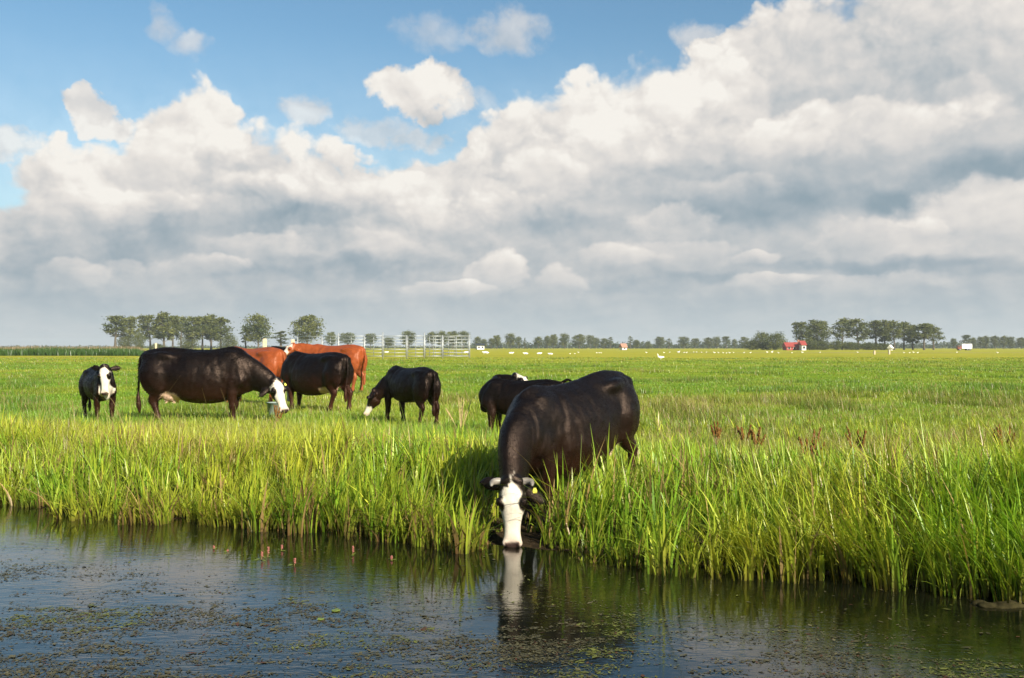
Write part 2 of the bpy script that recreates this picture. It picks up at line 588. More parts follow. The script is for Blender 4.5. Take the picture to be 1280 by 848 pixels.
# ------------------------------------------------------------------ ground and water
def build_ground():
    ys = np.concatenate([np.linspace(-30, 2.5, 24), np.arange(2.7, 16, 0.14), 16 * (1.035 ** np.arange(0, 152))])
    xs_h = np.concatenate([np.arange(0, 9, 0.16), 9 * (1.05 ** np.arange(0, 118))])
    xs = np.concatenate([-xs_h[:0:-1], xs_h])
    X, Y = np.meshgrid(xs, ys)
    Z = ground_z(X, Y)
    v = np.stack([X, Y, Z], -1).reshape(-1, 3)
    nx, ny = len(xs), len(ys)
    i = np.arange(nx * (ny - 1)).reshape(ny - 1, nx)[:, :-1]
    q = np.stack([i, i + 1, i + nx + 1, i + nx], -1).reshape(-1, 4)
    m, nt, b = new_mat('pasture')
    geo = N(nt, 'ShaderNodeNewGeometry')
    sp = N(nt, 'ShaderNodeSeparateXYZ'); nt.links.new(geo.outputs['Position'], sp.inputs[0])
    mp = N(nt, 'ShaderNodeMapping'); mp.inputs['Scale'].default_value = (1, 1, 0)
    nt.links.new(geo.outputs['Position'], mp.inputs['Vector'])
    fine = noise_node(nt, mp.outputs[0], 6.0, 6, 0.7)
    mid = noise_node(nt, mp.outputs[0], 0.35, 5, 0.6)
    mp2 = N(nt, 'ShaderNodeMapping'); mp2.inputs['Scale'].default_value = (0.03, 0.10, 0)
    nt.links.new(geo.outputs['Position'], mp2.inputs['Vector'])
    big = noise_node(nt, mp2.outputs[0], 1.0, 5, 0.6)
    g1 = ramp_node(nt, mid.outputs['Fac'], [(0.30, (.115, .205, .010)), (0.5, (.185, .27, .014)), (0.7, (.29, .31, .028))])
    g2 = ramp_node(nt, fine.outputs['Fac'], [(0.3, (.72, .72, .72)), (0.7, (1.2, 1.18, 1.12))])
    g = mix_rgb(nt, 0.8, g1.outputs[0], g2.outputs[0], 'MULTIPLY')
    # the mown, yellower strip of field further off
    wob = N(nt, 'ShaderNodeMath', operation='MULTIPLY_ADD')
    nt.links.new(big.outputs['Fac'], wob.inputs[0]); wob.inputs[1].default_value = 60.0
    nt.links.new(sp.outputs[1], wob.inputs[2])
    mr = N(nt, 'ShaderNodeMapRange'); mr.interpolation_type = 'SMOOTHSTEP'
    mr.inputs['From Min'].default_value = 112; mr.inputs['From Max'].default_value = 150
    nt.links.new(wob.outputs[0], mr.inputs['Value'])
    yel = ramp_node(nt, big.outputs['Fac'], [(0.35, (.26, .27, .018)), (0.65, (.36, .33, .028))])
    g = mix_rgb(nt, mr.outputs['Result'], g, yel.outputs[0])
    # bare peat at the water's edge and on the ditch bed
    mz = N(nt, 'ShaderNodeMapRange'); mz.inputs['From Min'].default_value = -0.02; mz.inputs['From Max'].default_value = -0.26
    nt.links.new(sp.outputs[2], mz.inputs['Value'])
    pe = ramp_node(nt, fine.outputs['Fac'], [(0.3, (.018, .013, .007)), (0.7, (.055, .036, .018))])
    g = mix_rgb(nt, mz.outputs['Result'], g, pe.outputs[0])
    nt.links.new(g, b.inputs['Base Color'])
    b.inputs['Roughness'].default_value = 0.95
    b.inputs['Specular IOR Level'].default_value = 0.1
    bp = N(nt, 'ShaderNodeBump'); bp.inputs['Strength'].default_value = 0.9; bp.inputs['Distance'].default_value = 0.12
    nt.links.new(fine.outputs['Fac'], bp.inputs['Height']); nt.links.new(bp.outputs[0], b.inputs['Normal'])
    o = link('ground', np_mesh('ground', v, q, smooth=True), m)
    tag(o, 'flat green pasture running from the ditch bank to the horizon', 'ground', kind='structure')
    return o


def build_water():
    me = np_mesh('water', [(-60, -30, WATER_Z), (60, -30, WATER_Z), (60, 45, WATER_Z), (-60, 45, WATER_Z)], [[0, 1, 2, 3]])
    m, nt, b = new_mat('ditch_water')
    geo = N(nt, 'ShaderNodeNewGeometry')
    mp = N(nt, 'ShaderNodeMapping'); mp.inputs['Scale'].default_value = (1.0, 2.6, 1)
    mp.inputs['Rotation'].default_value = (0, 0, math.radians(14))
    nt.links.new(geo.outputs['Position'], mp.inputs['Vector'])
    r1 = noise_node(nt, mp.outputs[0], 5.5, 3, 0.5, 0.8)
    r2 = noise_node(nt, mp.outputs[0], 17.0, 3, 0.5, 0.4)
    ar = noise_node(nt, geo.outputs['Position'], 0.7, 2, 0.5)
    am = ramp_node(nt, ar.outputs['Fac'], [(0.38, (.18, .18, .18)), (0.62, (1, 1, 1))])
    s = N(nt, 'ShaderNodeMath', operation='MULTIPLY_ADD')
    nt.links.new(r2.outputs['Fac'], s.inputs[0]); s.inputs[1].default_value = 0.42; nt.links.new(r1.outputs['Fac'], s.inputs[2])
    s2 = N(nt, 'ShaderNodeMath', operation='MULTIPLY')
    nt.links.new(s.outputs[0], s2.inputs[0]); nt.links.new(am.outputs[0], s2.inputs[1])
    bp = N(nt, 'ShaderNodeBump'); bp.inputs['Strength'].default_value = 0.38; bp.inputs['Distance'].default_value = 0.009
    nt.links.new(s2.outputs[0], bp.inputs['Height']); nt.links.new(bp.outputs[0], b.inputs['Normal'])
    # peaty water with drowned weed just under the surface
    w1 = noise_node(nt, geo.outputs['Position'], 1.3, 6, 0.65)
    w2 = noise_node(nt, geo.outputs['Position'], 11, 6, 0.7)
    mm = N(nt, 'ShaderNodeMath', operation='MULTIPLY'); nt.links.new(w1.outputs['Fac'], mm.inputs[0]); nt.links.new(w2.outputs['Fac'], mm.inputs[1])
    c = ramp_node(nt, mm.outputs[0], [(0.16, (.003, .004, .0025)), (0.28, (.006, .007, .003)), (0.42, (.024, .022, .008))])
    nt.links.new(c.outputs[0], b.inputs['Base Color'])
    b.inputs['Roughness'].default_value = 0.045
    b.inputs['IOR'].default_value = 1.333
    b.inputs['Specular IOR Level'].default_value = 1.0
    o = link('water', me, m)
    tag(o, 'dark still ditch water with ripples and reflections', 'water', kind='structure')


build_ground()
build_water()


# ------------------------------------------------------------------ grass
def blades(name, pos, h, w, lean, bend, colb, colt, segs=3, twist=0.6, droop=0.0):
    """every blade a tapered bent strip; pos (n,3), h,w (n,), lean (n,2), bend (n,), colours at base and tip (n,3)"""
    n = len(pos)
    t = np.linspace(0, 1, segs + 1)
    ld = lean / np.maximum(np.linalg.norm(lean, axis=1, keepdims=True), 1e-6)
    ang = np.arctan2(ld[:, 1], ld[:, 0]) + np.pi / 2 + (RNG.random(n) - .5) * 2 * twist
    side = np.stack([np.cos(ang), np.sin(ang), np.zeros(n)], -1)
    P = np.zeros((n, segs + 1, 2, 3)); C = np.zeros((n, segs + 1, 2, 3))
    for i, ti in enumerate(t):
        hor = h * bend * (ti ** 1.8)
        ver = h * (ti - (0.28 * bend ** 1.5 + droop) * ti ** 3)
        c = pos.copy()
        c[:, 0] += ld[:, 0] * hor; c[:, 1] += ld[:, 1] * hor; c[:, 2] += ver
        ww = w * (1.0 - ti ** 1.9) * 0.5 * (0.72 + 0.28 * min(1, ti * 4)) + 0.0004
        P[:, i, 0] = c - side * ww[:, None]; P[:, i, 1] = c + side * ww[:, None]
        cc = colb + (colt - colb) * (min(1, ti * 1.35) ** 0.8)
        C[:, i, 0] = cc; C[:, i, 1] = cc
    vp = 2 * (segs + 1)
    base = (np.arange(n) * vp)[:, None, None]
    k = (np.arange(segs) * 2)[None, :, None]
    q = base + k + np.array([0, 1, 3, 2])[None, None, :]
    return P.reshape(-1, 3), q.reshape(-1, 4), C.reshape(-1, 3)


def pick_cols(n, clump, greens, tips, dry=0.05):
    """per-blade colours; clump in 0..1 shifts whole tufts"""
    g = np.array(greens); ti = np.array(tips)
    f = np.clip(clump + RNG.normal(0, .22, n), 0, 1)[:, None]
    cb = g[0] * (1 - f) + g[1] * f
    ct = ti[0] * (1 - f) + ti[1] * f
    v = (0.65 + 0.7 * RNG.random(n))[:, None]
    cb = cb * v; ct = ct * v
    d = RNG.random(n) < dry
    straw = np.array([.30, .22, .085]) * (0.7 + .6 * RNG.random(n))[:, None]
    cb[d] = straw[d] * .7; ct[d] = straw[d]
    return cb, ct


BOOST = [(.75, 8.95, .55, 1.32), (1.2, 9.2, .55, 1.15), (.45, 8.75, .25, 1.2)]
KEEP_OUT = []      # (x, y, radius, factor): lower or remove tall blades


def build_bank_grass():
    # tufts along the far bank
    x = RNG.uniform(-9.5, 9.0, 90000)
    y = RNG.uniform(3.5, 18, 90000)
    s = bank_s(x, y)
    dens = smoothstep(-0.30, -0.08, s + (N4.fbm(x * 1.6, y * 1.6, 2) - .5) * .5) * (1 + .5 * smoothstep(.5, .1, s)) * (1 - 0.93 * smoothstep(2.4, 5.6, s + (N3.fbm(x * .5, y * .5) - .5) * 2.2))
    area = 18.5 * 14.5
    keep = (RNG.random(len(x)) < dens * 0.150)
    x, y, s = x[keep], y[keep], s[keep]
    nt_ = len(x)
    tuft = N4.fbm(x * .55 + 7, y * .55, 3)
    tall = (0.66 + 0.36 * (tuft - .5) * 2) * (1 - 0.60 * smoothstep(1.4, 4.8, s)) * (0.90 + 0.045 * np.clip(x, -3, 4))
    tall *= RNG.uniform(0.5, 1.22, nt_)
    per = RNG.integers(8, 17, nt_)
    idx = np.repeat(np.arange(nt_), per)
    n = len(idx)
    r = np.abs(RNG.normal(0, 0.055, n)); a = RNG.uniform(0, 2 * np.pi, n)
    bx = x[idx] + r * np.cos(a); by = y[idx] + r * np.sin(a)
    bs = bank_s(bx, by)
    ok = bs > -0.42
    idx, bx, by, bs, r, a = idx[ok], bx[ok], by[ok], bs[ok], r[ok], a[ok]
    n = len(idx)
    bz = np.maximum(ground_z(bx, by), WATER_Z - 0.02) - 0.01
    h = tall[idx] * RNG.uniform(0.55, 1.18, n)
    fac = np.ones(n)
    for (kx, ky, kr, kf) in KEEP_OUT:
        d = np.hypot(bx - kx, by - ky)
        fac = np.minimum(fac, kf + (1 - kf) * smoothstep(kr * 0.75, kr, d))
    for (kx, ky, kr, kf) in BOOST:
        fac = fac * (1 + (kf - 1) * np.exp(-((bx - kx) ** 2 + (by - ky) ** 2) / kr ** 2))
    h *= fac
    ok = h > 0.05
    idx, bx, by, bz, bs, r, a, h = (q[ok] for q in (idx, bx, by, bz, bs, r, a, h))
    n = len(idx)
    # wind and the way tufts splay, leaning out over the water at the edge
    wx = (N1.fbm(bx * .35, by * .35, 2) - .5) * 1.2 - 0.10 - 0.07 * np.clip(bx, -2, 4)
    wy = (N2.fbm(bx * .35, by * .35, 2) - .5) * 0.8
    out = smoothstep(0.7, 0.0, bs)
    lx = np.cos(a) * 0.6 + wx * 1.2 - 0.25 * out + RNG.normal(0, .45, n)
    ly = np.sin(a) * 0.6 + wy - 0.45 * out + RNG.normal(0, .45, n)
    bend = np.clip(RNG.gamma(1.7, 0.24, n) + 0.06 + 0.12 * out, 0.03, 1.15)
    w = RNG.gamma(5, 0.0032, n).clip(.006, .030) * (0.75 + 0.5 * N3.at(x[idx] * 1.3, y[idx] * 1.3))
    broad = (RNG.random(n) < .02) & (np.abs(bx) < 2.8)
    w = np.where(broad, RNG.uniform(.026, .042, n), w)
    yellow = np.clip(0.40 + (N2.fbm(x * .8, y * .8 + 30, 3) - .5) * 2.0 - 0.025 * x + 0.10 * np.clip(s, 0, 4), 0, 1)[idx]
    dry = 0.045 + 0.22 * smoothstep(.54, .66, N3.fbm(bx * 1.1 + 60, by * 1.1, 3)) + .05 * (x[idx] < -1.5)
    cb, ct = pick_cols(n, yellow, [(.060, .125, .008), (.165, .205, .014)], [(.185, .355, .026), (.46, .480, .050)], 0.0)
    straw = np.array([.36, .25, .10])[None] * RNG.uniform(.6, 1.2, n)[:, None]
    isd = RNG.random(n) < dry
    cb[isd] = straw[isd] * .7; ct[isd] = straw[isd]
    # reddish-brown sheaths where the stems stand in the water
    wet = (smoothstep(0.35, 0.0, bs) * (RNG.random(n) < .7))[:, None]
    cb = cb * (1 - wet * .8) + np.array([.10, .05, .02]) * wet * .8
    V, Q, C = blades('b', np.stack([bx, by, bz], -1), h, w, np.stack([lx, ly], -1), bend, cb, ct, 4)
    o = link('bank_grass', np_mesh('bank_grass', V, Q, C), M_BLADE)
    tag(o, 'tall lush reedy grass along the far ditch bank', 'tall grass', kind='stuff')
    print('bank blades', n)


def build_pasture_grass():
    Vs, Qs, Cs = [], [], []
    off = 0
    tot = 0
    # rings: (d0, d1, blades per m2, height, width, segs)
    for (d0, d1, den, hh, ww, sg) in ((9, 16, 1500, .17, .006, 3), (16, 26, 700, .15, .008, 2), (26, 45, 210, .14, .013, 2), (45, 80, 60, .14, .024, 2), (80, 130, 16, .14, .05, 2)):
        half = 0.56
        area = half * (d1 * d1 - d0 * d0)
        n0 = int(area * den)
        y = np.sqrt(RNG.uniform(d0 * d0, d1 * d1, n0))
        x = RNG.uniform(-half, half, n0) * y
        s = bank_s(x, y)
        patch = N2.fbm(x * .28 + 3, y * .28, 4)
        cl = N3.at(x * 2.2, y * 2.2)
        keep = (s > 1.0) & (RNG.random(n0) < 0.35 + 0.75 * np.clip((cl - .25) * 1.6, 0, 1))
        x, y, s, patch, cl = x[keep], y[keep], s[keep], patch[keep], cl[keep]
        n = len(x)
        near = 1 - smoothstep(3.0, 9.0, s)
        h = hh * (1 - .30 * smoothstep(18, 40, y)) * RNG.uniform(.35, 1.15, n) * (0.45 + 1.0 * np.clip(patch, 0.2, .8)) * (1 + 0.9 * near)
        h *= np.where(RNG.random(n) < 0.012, 2.1, 1.0)
        rank = smoothstep(.60, .70, N4.fbm(x * .55 + 11, y * .40 + 2, 3)) * smoothstep(4, 8, s)
        h *= 1 + 1.1 * rank
        lx = RNG.normal(-.15, .7, n); ly = RNG.normal(0, .7, n)
        bend = np.clip(RNG.gamma(2.2, .22, n) + .1, .05, 1.2)
        w = ww * RNG.uniform(.6, 1.3, n)
        yel = np.clip(.40 + (N1.fbm(x * .22 + 50, y * .22, 4) - .5) * 2.4 + (N2.fbm(x * .045 + 5, y * .09 + 7, 3) - .5) * 2.2, 0, 1)
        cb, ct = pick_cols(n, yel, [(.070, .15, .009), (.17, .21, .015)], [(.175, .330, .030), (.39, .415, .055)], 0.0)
        cb *= (1 - .32 * rank)[:, None]; ct *= (1 - .32 * rank)[:, None]
        seedy = smoothstep(.0, 1.5, x) * smoothstep(12, 14, y) * smoothstep(32, 24, y) * smoothstep(.42, .58, N3.fbm(x * .35 + 3, y * .3 + 8, 3))
        isd = RNG.random(n) < (0.03 + .16 * seedy + 0.10 * np.clip((N4.fbm(x * .5 + 20, y * .5, 3) - .5) * 5, 0, 1))
        straw = np.array([.34, .26, .11])[None] * RNG.uniform(.6, 1.2, n)[:, None]
        ct[isd] = straw[isd]; cb[isd] = straw[isd] * .7
        h = np.where(isd, h * 1.5, h)
        z = ground_z(x, y) - .01
        V, Q, C = blades('p', np.stack([x, y, z], -1), h, w, np.stack([lx, ly], -1), bend, cb, ct, sg)
        Vs.append(V); Qs.append(Q + off); Cs.append(C); off += len(V); tot += n
    # a little on the near bank under the camera
    n = 9000
    x = RNG.uniform(-9, 9, n); y = RNG.uniform(-3, 6, n)
    s = bank_s(x, y); k = s < -6.0
    x, y = x[k], y[k]; n = len(x)
    cb, ct = pick_cols(n, np.full(n, .4), [(.070, .15, .009), (.17, .21, .015)], [(.175, .330, .030), (.39, .415, .055)], 0.05)
    V, Q, C = blades('p', np.stack([x, y, ground_z(x, y) - .01], -1), RNG.uniform(.05, .2, n), RNG.uniform(.004, .008, n), RNG.normal(0, .7, (n, 2)), RNG.uniform(.1, .7, n), cb, ct, 3)
    Vs.append(V); Qs.append(Q + off); Cs.append(C)
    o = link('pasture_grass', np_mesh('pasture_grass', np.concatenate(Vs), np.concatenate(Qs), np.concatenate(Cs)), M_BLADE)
    tag(o, 'short grazed grass covering the pasture behind the bank', 'pasture grass', kind='stuff')
    print('pasture blades', tot)


# ------------------------------------------------------------------ cattle
def catmull(P, n):
    P = np.asarray(P, float)
    k = len(P)
    if k == 2:
        t = np.linspace(0, 1, n)[:, None]
        return P[0] * (1 - t) + P[1] * t
    E = np.vstack([2 * P[0] - P[1], P, 2 * P[-1] - P[-2]])
    out = []
    for u in np.linspace(0, k - 1, n):
        i = min(int(u), k - 2); t = u - i
        p0, p1, p2, p3 = E[i], E[i + 1], E[i + 2], E[i + 3]
        out.append(0.5 * ((2 * p1) + (-p0 + p2) * t + (2 * p0 - 5 * p1 + 4 * p2 - p3) * t ** 2 + (-p0 + 3 * p1 - 3 * p2 + p3) * t ** 3))
    return np.array(out)


def unit(v):
    v = np.asarray(v, float)
    return v / max(np.linalg.norm(v), 1e-9)


class Body:
    """collects closed tubes that are then fused into one skin"""
    def __init__(self):
        self.v = []; self.f = []; self.n = 0

    def rings(self, rings):
        k = len(rings[0])
        b = self.n
        for r in rings:
            self.v.extend(r)
        for i in range(len(rings) - 1):
            for j in range(k):
                a0 = b + i * k + j; a1 = b + i * k + (j + 1) % k
                self.f.append((a0, a1, a1 + k, a0 + k))
        c0 = np.mean(rings[0], axis=0); c1 = np.mean(rings[-1], axis=0)
        self.v.append(c0); self.v.append(c1)
        i0 = b + len(rings) * k; i1 = i0 + 1
        for j in range(k):
            self.f.append((b + (j + 1) % k, b + j, i0))
            e = b + (len(rings) - 1) * k
            self.f.append((e + j, e + (j + 1) % k, i1))
        self.n = b + len(rings) * k + 2

    def tube(self, pts, rad, hint=(0, 0, 1), n=14, k=16, power=2.0):
        """rad: (a sideways, b along hint)"""
        pts = np.asarray(pts, float)
        rad = np.array([(r, r) if np.isscalar(r) else r for r in rad], float)
        C = catmull(pts, n); R = np.maximum(catmull(rad, n), 0.004)
        T = np.gradient(C, axis=0)
        rings = []
        th = np.linspace(0, 2 * np.pi, k, endpoint=False)
        ca = np.sign(np.cos(th)) * np.abs(np.cos(th)) ** (2 / power); sa = np.sign(np.sin(th)) * np.abs(np.sin(th)) ** (2 / power)

        def ring(c, t, r):
            t = unit(t); h = np.asarray(hint, float)
            b = unit(h - t * np.dot(h, t)); a = np.cross(t, b)
            return [c + a * r[0] * x + b * r[1] * y for x, y in zip(ca, sa)]
        for ph in (70, 40):
            s = math.sin(math.radians(ph)); q = math.cos(math.radians(ph))
            rings.append(ring(C[0] - unit(T[0]) * min(R[0]) * s, T[0], R[0] * q))
        for i in range(n):
            rings.append(ring(C[i], T[i], R[i]))
        for ph in (40, 70):
            s = math.sin(math.radians(ph)); q = math.cos(math.radians(ph))
            rings.append(ring(C[-1] + unit(T[-1]) * min(R[-1]) * s, T[-1], R[-1] * q))
        self.rings(rings)

    def ellipsoid(self, c, r, rot=0.0, k=14):
        c = np.asarray(c, float)
        rings = []
        for ph in np.linspace(-80, 80, 9):
            p = math.radians(ph)
            ring = []
            for th in np.linspace(0, 2 * np.pi, k, endpoint=False):
                x = r[0] * math.cos(p) * math.cos(th); y = r[1] * math.cos(p) * math.sin(th); z = r[2] * math.sin(p)
                if rot:
                    x, z = x * math.cos(rot) - z * math.sin(rot), x * math.sin(rot) + z * math.cos(rot)
                ring.append(c + np.array([x, y, z]))
            rings.append(ring)
        self.rings(rings)

    def absorb(self, me):
        b = self.n
        self.v.extend(np.array(v.co) for v in me.vertices)
        self.f.extend(tuple(b + i for i in p.vertices) for p in me.polygons)
        self.n += len(me.vertices)
        bpy.data.meshes.remove(me)

    def fuse(self, voxel, smooth=6):
        me = bpy.data.meshes.new('raw')
        me.from_pydata([tuple(map(float, p)) for p in self.v], [], self.f)
        bm = bmesh.new(); bm.from_mesh(me)
        bmesh.ops.recalc_face_normals(bm, faces=bm.faces)
        bm.to_mesh(me); bm.free()
        o = bpy.data.objects.new('raw', me)
        COL.objects.link(o)
        r = o.modifiers.new('r', 'REMESH'); r.mode = 'VOXEL'; r.voxel_size = voxel
        s = o.modifiers.new('s', 'SMOOTH'); s.factor = 0.5; s.iterations = smooth
        dg = bpy.context.evaluated_depsgraph_get()
        out = bpy.data.meshes.new_from_object(o.evaluated_get(dg))
        bpy.data.objects.remove(o)
        bpy.data.meshes.remove(me)
        out.polygons.foreach_set('use_smooth', np.ones(len(out.polygons), dtype=bool))
        return out


BLACK = (.0034, .0023, .0022)
BROWN = (.021, .0075, .0042)
RED = (.25, .058, .017)
WHITE = (.56, .515, .44)


def cow(name, label, px, d, yaw, scale, poll, face_axis, face_norm, coat=BLACK, leg_col=BROWN, legs=None, voxel=0.02, group='cattle on the pasture',
        pitch=0.0, horns=False, tag_side=0, tail=None, udder=0.0, tailcol=None, young=False, world_head=False, neck_mid=None, brisket=0.0, zoff=0.0,
        blaze=1.0, y_off=0.0, headscale=1.0, cat='cow', ears=None, deep=0.0, neckw=1.0, socks=None):
    X = xat(px, d)
    Y = d
    z = gz(X, Y) + zoff
    root = empty(name, (X, Y, z), yaw)
    root.rotation_euler = (0, pitch, yaw)
    root.scale = (scale,) * 3
    tag(root, label, cat, group)
    bpy.context.view_layer.update()
    Minv = root.matrix_world.inverted() if root.matrix_world else None
    Mw = Matrix.LocRotScale(root.location, root.rotation_euler, root.scale)
    Mi = Mw.inverted()
    if world_head:
        poll = Mi @ Vector(poll)
        R = Mi.to_3x3()
        face_axis = R @ Vector(face_axis); face_norm = R @ Vector(face_norm)
    Pp = np.array(poll, float)
    A = unit(face_axis)
    Nn = np.array(face_norm, float); Nn = unit(Nn - A * np.dot(Nn, A))
    S = np.cross(Nn, A)
    hs = headscale * (1.0 if not young else 1.08)
    T = B = Body()
    # trunk: x, top, bottom, half width, how far the width sits below the middle
    slim = 0.86 if young else 1.0
    tr = [(-1.03, 1.29, 1.02, .10), (-.97, 1.345, .90, .185), (-.84, 1.372, .76, .235), (-.66, 1.395, .64, .275), (-.45, 1.378, .56, .315), (-.15, 1.355, .475, .365),
          (.15, 1.350, .455, .37), (.40, 1.365, .48, .335), (.58, 1.395, .53, .28), (.74, 1.385, .585, .235), (.88, 1.31, .63, .195), (.99, 1.20, .70, .14), (1.05, 1.10, .80, .07)]
    tr = np.array(tr)
    lg0 = legs or (0, 0, 0, 0)
    tr[:, 2] -= .035 + deep * np.array([0, .1, .4, .7, 1, 1, 1, 1, .9, .6, .3, .1, 0])
    if young:
        tr[:, 2] += 0.12; tr[:, 3] *= slim
    tt = catmull(tr, 46)
    rings = []
    K = 28
    for (x, zt, zb, w) in tt:
        ring = []
        zc = zb + (zt - zb) * 0.46
        for j in range(K):
            th = 2 * np.pi * j / K
            c, s = math.cos(th), math.sin(th)
            if s >= 0:
                yy = w * math.copysign(abs(c) ** 0.95, c) * (1 - 0.18 * s * s)
                zz = zc + (zt - zc) * s ** 0.92
            else:
                yy = w * math.copysign(abs(c) ** 0.85, c)
                zz = zc + (zb - zc) * (-s) ** 0.95
            ring.append(np.array([x, yy, zz]))
        rings.append(ring)
    B.rings(rings)
    # spine, hip bones, pin bones, shoulder blades, thighs
    B.tube([(-.99, 0, 1.325), (-.6, 0, 1.375), (-.1, 0, 1.338), (.3, 0, 1.342), (.62, 0, 1.38), (.8, 0, 1.33)], [.03, .045, .04, .04, .055, .05], n=12, k=10)
    for sd_ in (1, -1):
        B.tube([(-.35, .19 * sd_ * slim, 1.22), (-.55, .20 * sd_ * slim, 1.25), (-.75, .165 * sd_ * slim, 1.25), (-.95, .11 * sd_, 1.24)], [.04, .085, .07, .06], hint=(0, 1, 0), n=10)
        B.ellipsoid((-.975, .12 * sd_, 1.225), (.06, .055, .07))
        B.tube([(.58, .15 * sd_, 1.28), (.66, .205 * sd_ * slim, 1.02), (.78, .205 * sd_ * slim, .76)], [(.16, .045), (.22, .06), (.17, .075)], hint=(0, 1, 0), n=8)
        B.tube([(.70, .185 * sd_ * slim, .88), (.67 + .15 * lg0[0 if sd_ > 0 else 1], .18 * sd_, .62)], [(.15, .10), (.10, .08)], hint=(0, 1, 0), n=6)
        B.tube([(-.60, .16 * sd_, 1.20), (-.72, .225 * sd_ * slim, 1.0), (-.67, .235 * sd_ * slim, .80), (-.60, .23 * sd_ * slim, .66)], [(.18, .08), (.25, .115), (.21, .115), (.12, .08)], hint=(0, 1, 0), n=10)
        B.tube([(-.88, .14 * sd_, 1.15), (-.905, .175 * sd_ * slim, .95), (-.85, .18 * sd_ * slim, .72), (-.80, .17 * sd_, .60)], [(.12, .09), (.14, .11), (.12, .09), (.08, .06)], hint=(0, 1, 0), n=8)
    B = Body()
    # legs (shanks kept apart until the heavy parts are smoothed): hoof offsets along x for front left, front right, hind left, hind right
    lg = legs or (0, 0, 0, 0)
    thick = 1.0 if not young else 1.02
    hoof_pts = []
    for i, sd_ in enumerate((1, -1)):
        dx = lg[i]
        yb = .165 * sd_
        B.tube([(.70, .19 * sd_ * slim, .80), (.665 + .15 * dx, .185 * sd_, .62), (.66 + .5 * dx, yb, .43), (.665 + .52 * dx, yb, .36), (.655 + .8 * dx, yb, .22), (.655 + .92 * dx, yb, .115), (.685 + dx, yb, .045)],
               [(.14 * thick, .095), (.105 * thick, .08), (.076, .066), (.070, .060), (.050, .046), (.060, .055), (.068, .06)], hint=(0, 1, 0), n=22, k=14)
        B.tube([(.68 + dx, yb, .05), (.71 + dx, yb, .0)], [(.06, .055), (.075, .06)], hint=(0, 1, 0), n=4)
    for i, sd_ in enumerate((1, -1)):
        dx = lg[2 + i]
        yb = .165 * sd_
        B.tube([(-.68, .20 * sd_ * slim, .84), (-.70 + .2 * dx, .20 * sd_ * slim, .68), (-.80 + .45 * dx, yb, .54), (-.865 + .6 * dx, yb, .46), (-.845 + .7 * dx, yb, .36), (-.815 + .85 * dx, yb, .22), (-.80 + .95 * dx, yb, .12), (-.765 + dx, yb, .045)],
               [(.20, .11), (.165, .095), (.105, .07), (.082, .058), (.060, .048), (.052, .046), (.060, .055), (.068, .06)], hint=(0, 1, 0), n=24, k=14)
        B.tube([(-.77 + dx, yb, .05), (-.74 + dx, yb, .0)], [(.06, .055), (.075, .06)], hint=(0, 1, 0), n=4)
    # neck
    nb = Pp - Nn * .10 * hs + A * .06 * hs
    n0 = np.array([.60, 0, 1.04])
    mid = (n0 + nb) / 2 + np.array(neck_mid if neck_mid is not None else (.02, 0, .05))
    hint = unit(np.array([.35, 0, 1.0]) + Nn * .25)
    T.tube([n0, n0 * .62 + mid * .38, mid, nb * .7 + mid * .3, nb], [(.20 * slim, .32), (.185 * slim * neckw, .295 * neckw), (.145 * slim * neckw, .235 * neckw), (.112 * neckw, .18 * neckw), (.10 * hs, .13 * hs)], hint=hint, n=20, k=20)
    T.tube([(.95, 0, .70), (n0 * .45 + mid * .55) - hint * .20, mid * .5 + nb * .5 - hint * .15], [(.07, .13), (.05, .09), (.03, .05)], hint=(0, 0, 1), n=10)   # brisket and dewlap
    vx = max(voxel, .018)
    B.absorb(T.fuse(vx, int(22 * (.02 / vx) ** 2)))
    # head
    hd = [(-.035, .070, .005, -.12), (.02, .098, .035, -.165), (.09, .114, .045, -.215), (.155, .122, .044, -.235), (.21, .112, .036, -.235), (.28, .088, .022, -.185), (.36, .072, .010, -.145),
          (.43, .072, .002, -.125), (.485, .082, -.002, -.118), (.53, .074, -.016, -.108), (.555, .045, -.035, -.09)]
    hd = catmull(np.array(hd) * hs, 30)
    rings = []
    for (t, w, a, b) in hd:
        ring = []
        for j in range(20):
            th = 2 * np.pi * j / 20
            c, s = math.cos(th), math.sin(th)
            yy = w * math.copysign(abs(c) ** .8, c) * (1 - .30 * max(0, -s))
            zc = (a + b) / 2 + (a - b) * .12
            zz = zc + (a - zc) * s if s > 0 else zc + (zc - b) * s
            ring.append(Pp + A * t + S * yy + Nn * zz)
        rings.append(ring)
    B.rings(rings)
    def hp(t, s, n): return Pp + (A * t + S * s + Nn * n) * hs
    for sd_ in (1, -1):
        B.ellipsoid(hp(.165, .098 * sd_, .022), (.04 * hs,) * 3)         # brow
        B.ellipsoid(hp(.505, .055 * sd_, -.035), (.034 * hs,) * 3)       # nostril wing
    B.tube([hp(-.01, -.05, -.01), hp(-.03, 0, .0), hp(-.01, .05, -.01)], [.05 * hs] * 3, n=6, k=10)   # poll
    # ears: leaf shaped, set behind the horns
    e0, e1 = ears or ((.02, -.03), (.02, -.03))    # (along face, along normal) drop of the tip
    for sd_, (et, en) in ((1, e0), (-1, e1)):
        r0 = hp(.03, .085 * sd_, -.075); r1 = hp(.03 + et * .5, .155 * sd_, -.09 + en * .5); r2 = hp(.03 + et, .225 * sd_, -.10 + en); r3 = hp(.035 + et * 1.25, .285 * sd_, -.105 + en * 1.3)
        B.tube([r0, r1, r2, r3], [(.030 * hs, .030 * hs), (.020 * hs, .056 * hs), (.018 * hs, .056 * hs), (.010, .014)], hint=A, n=10, k=10)
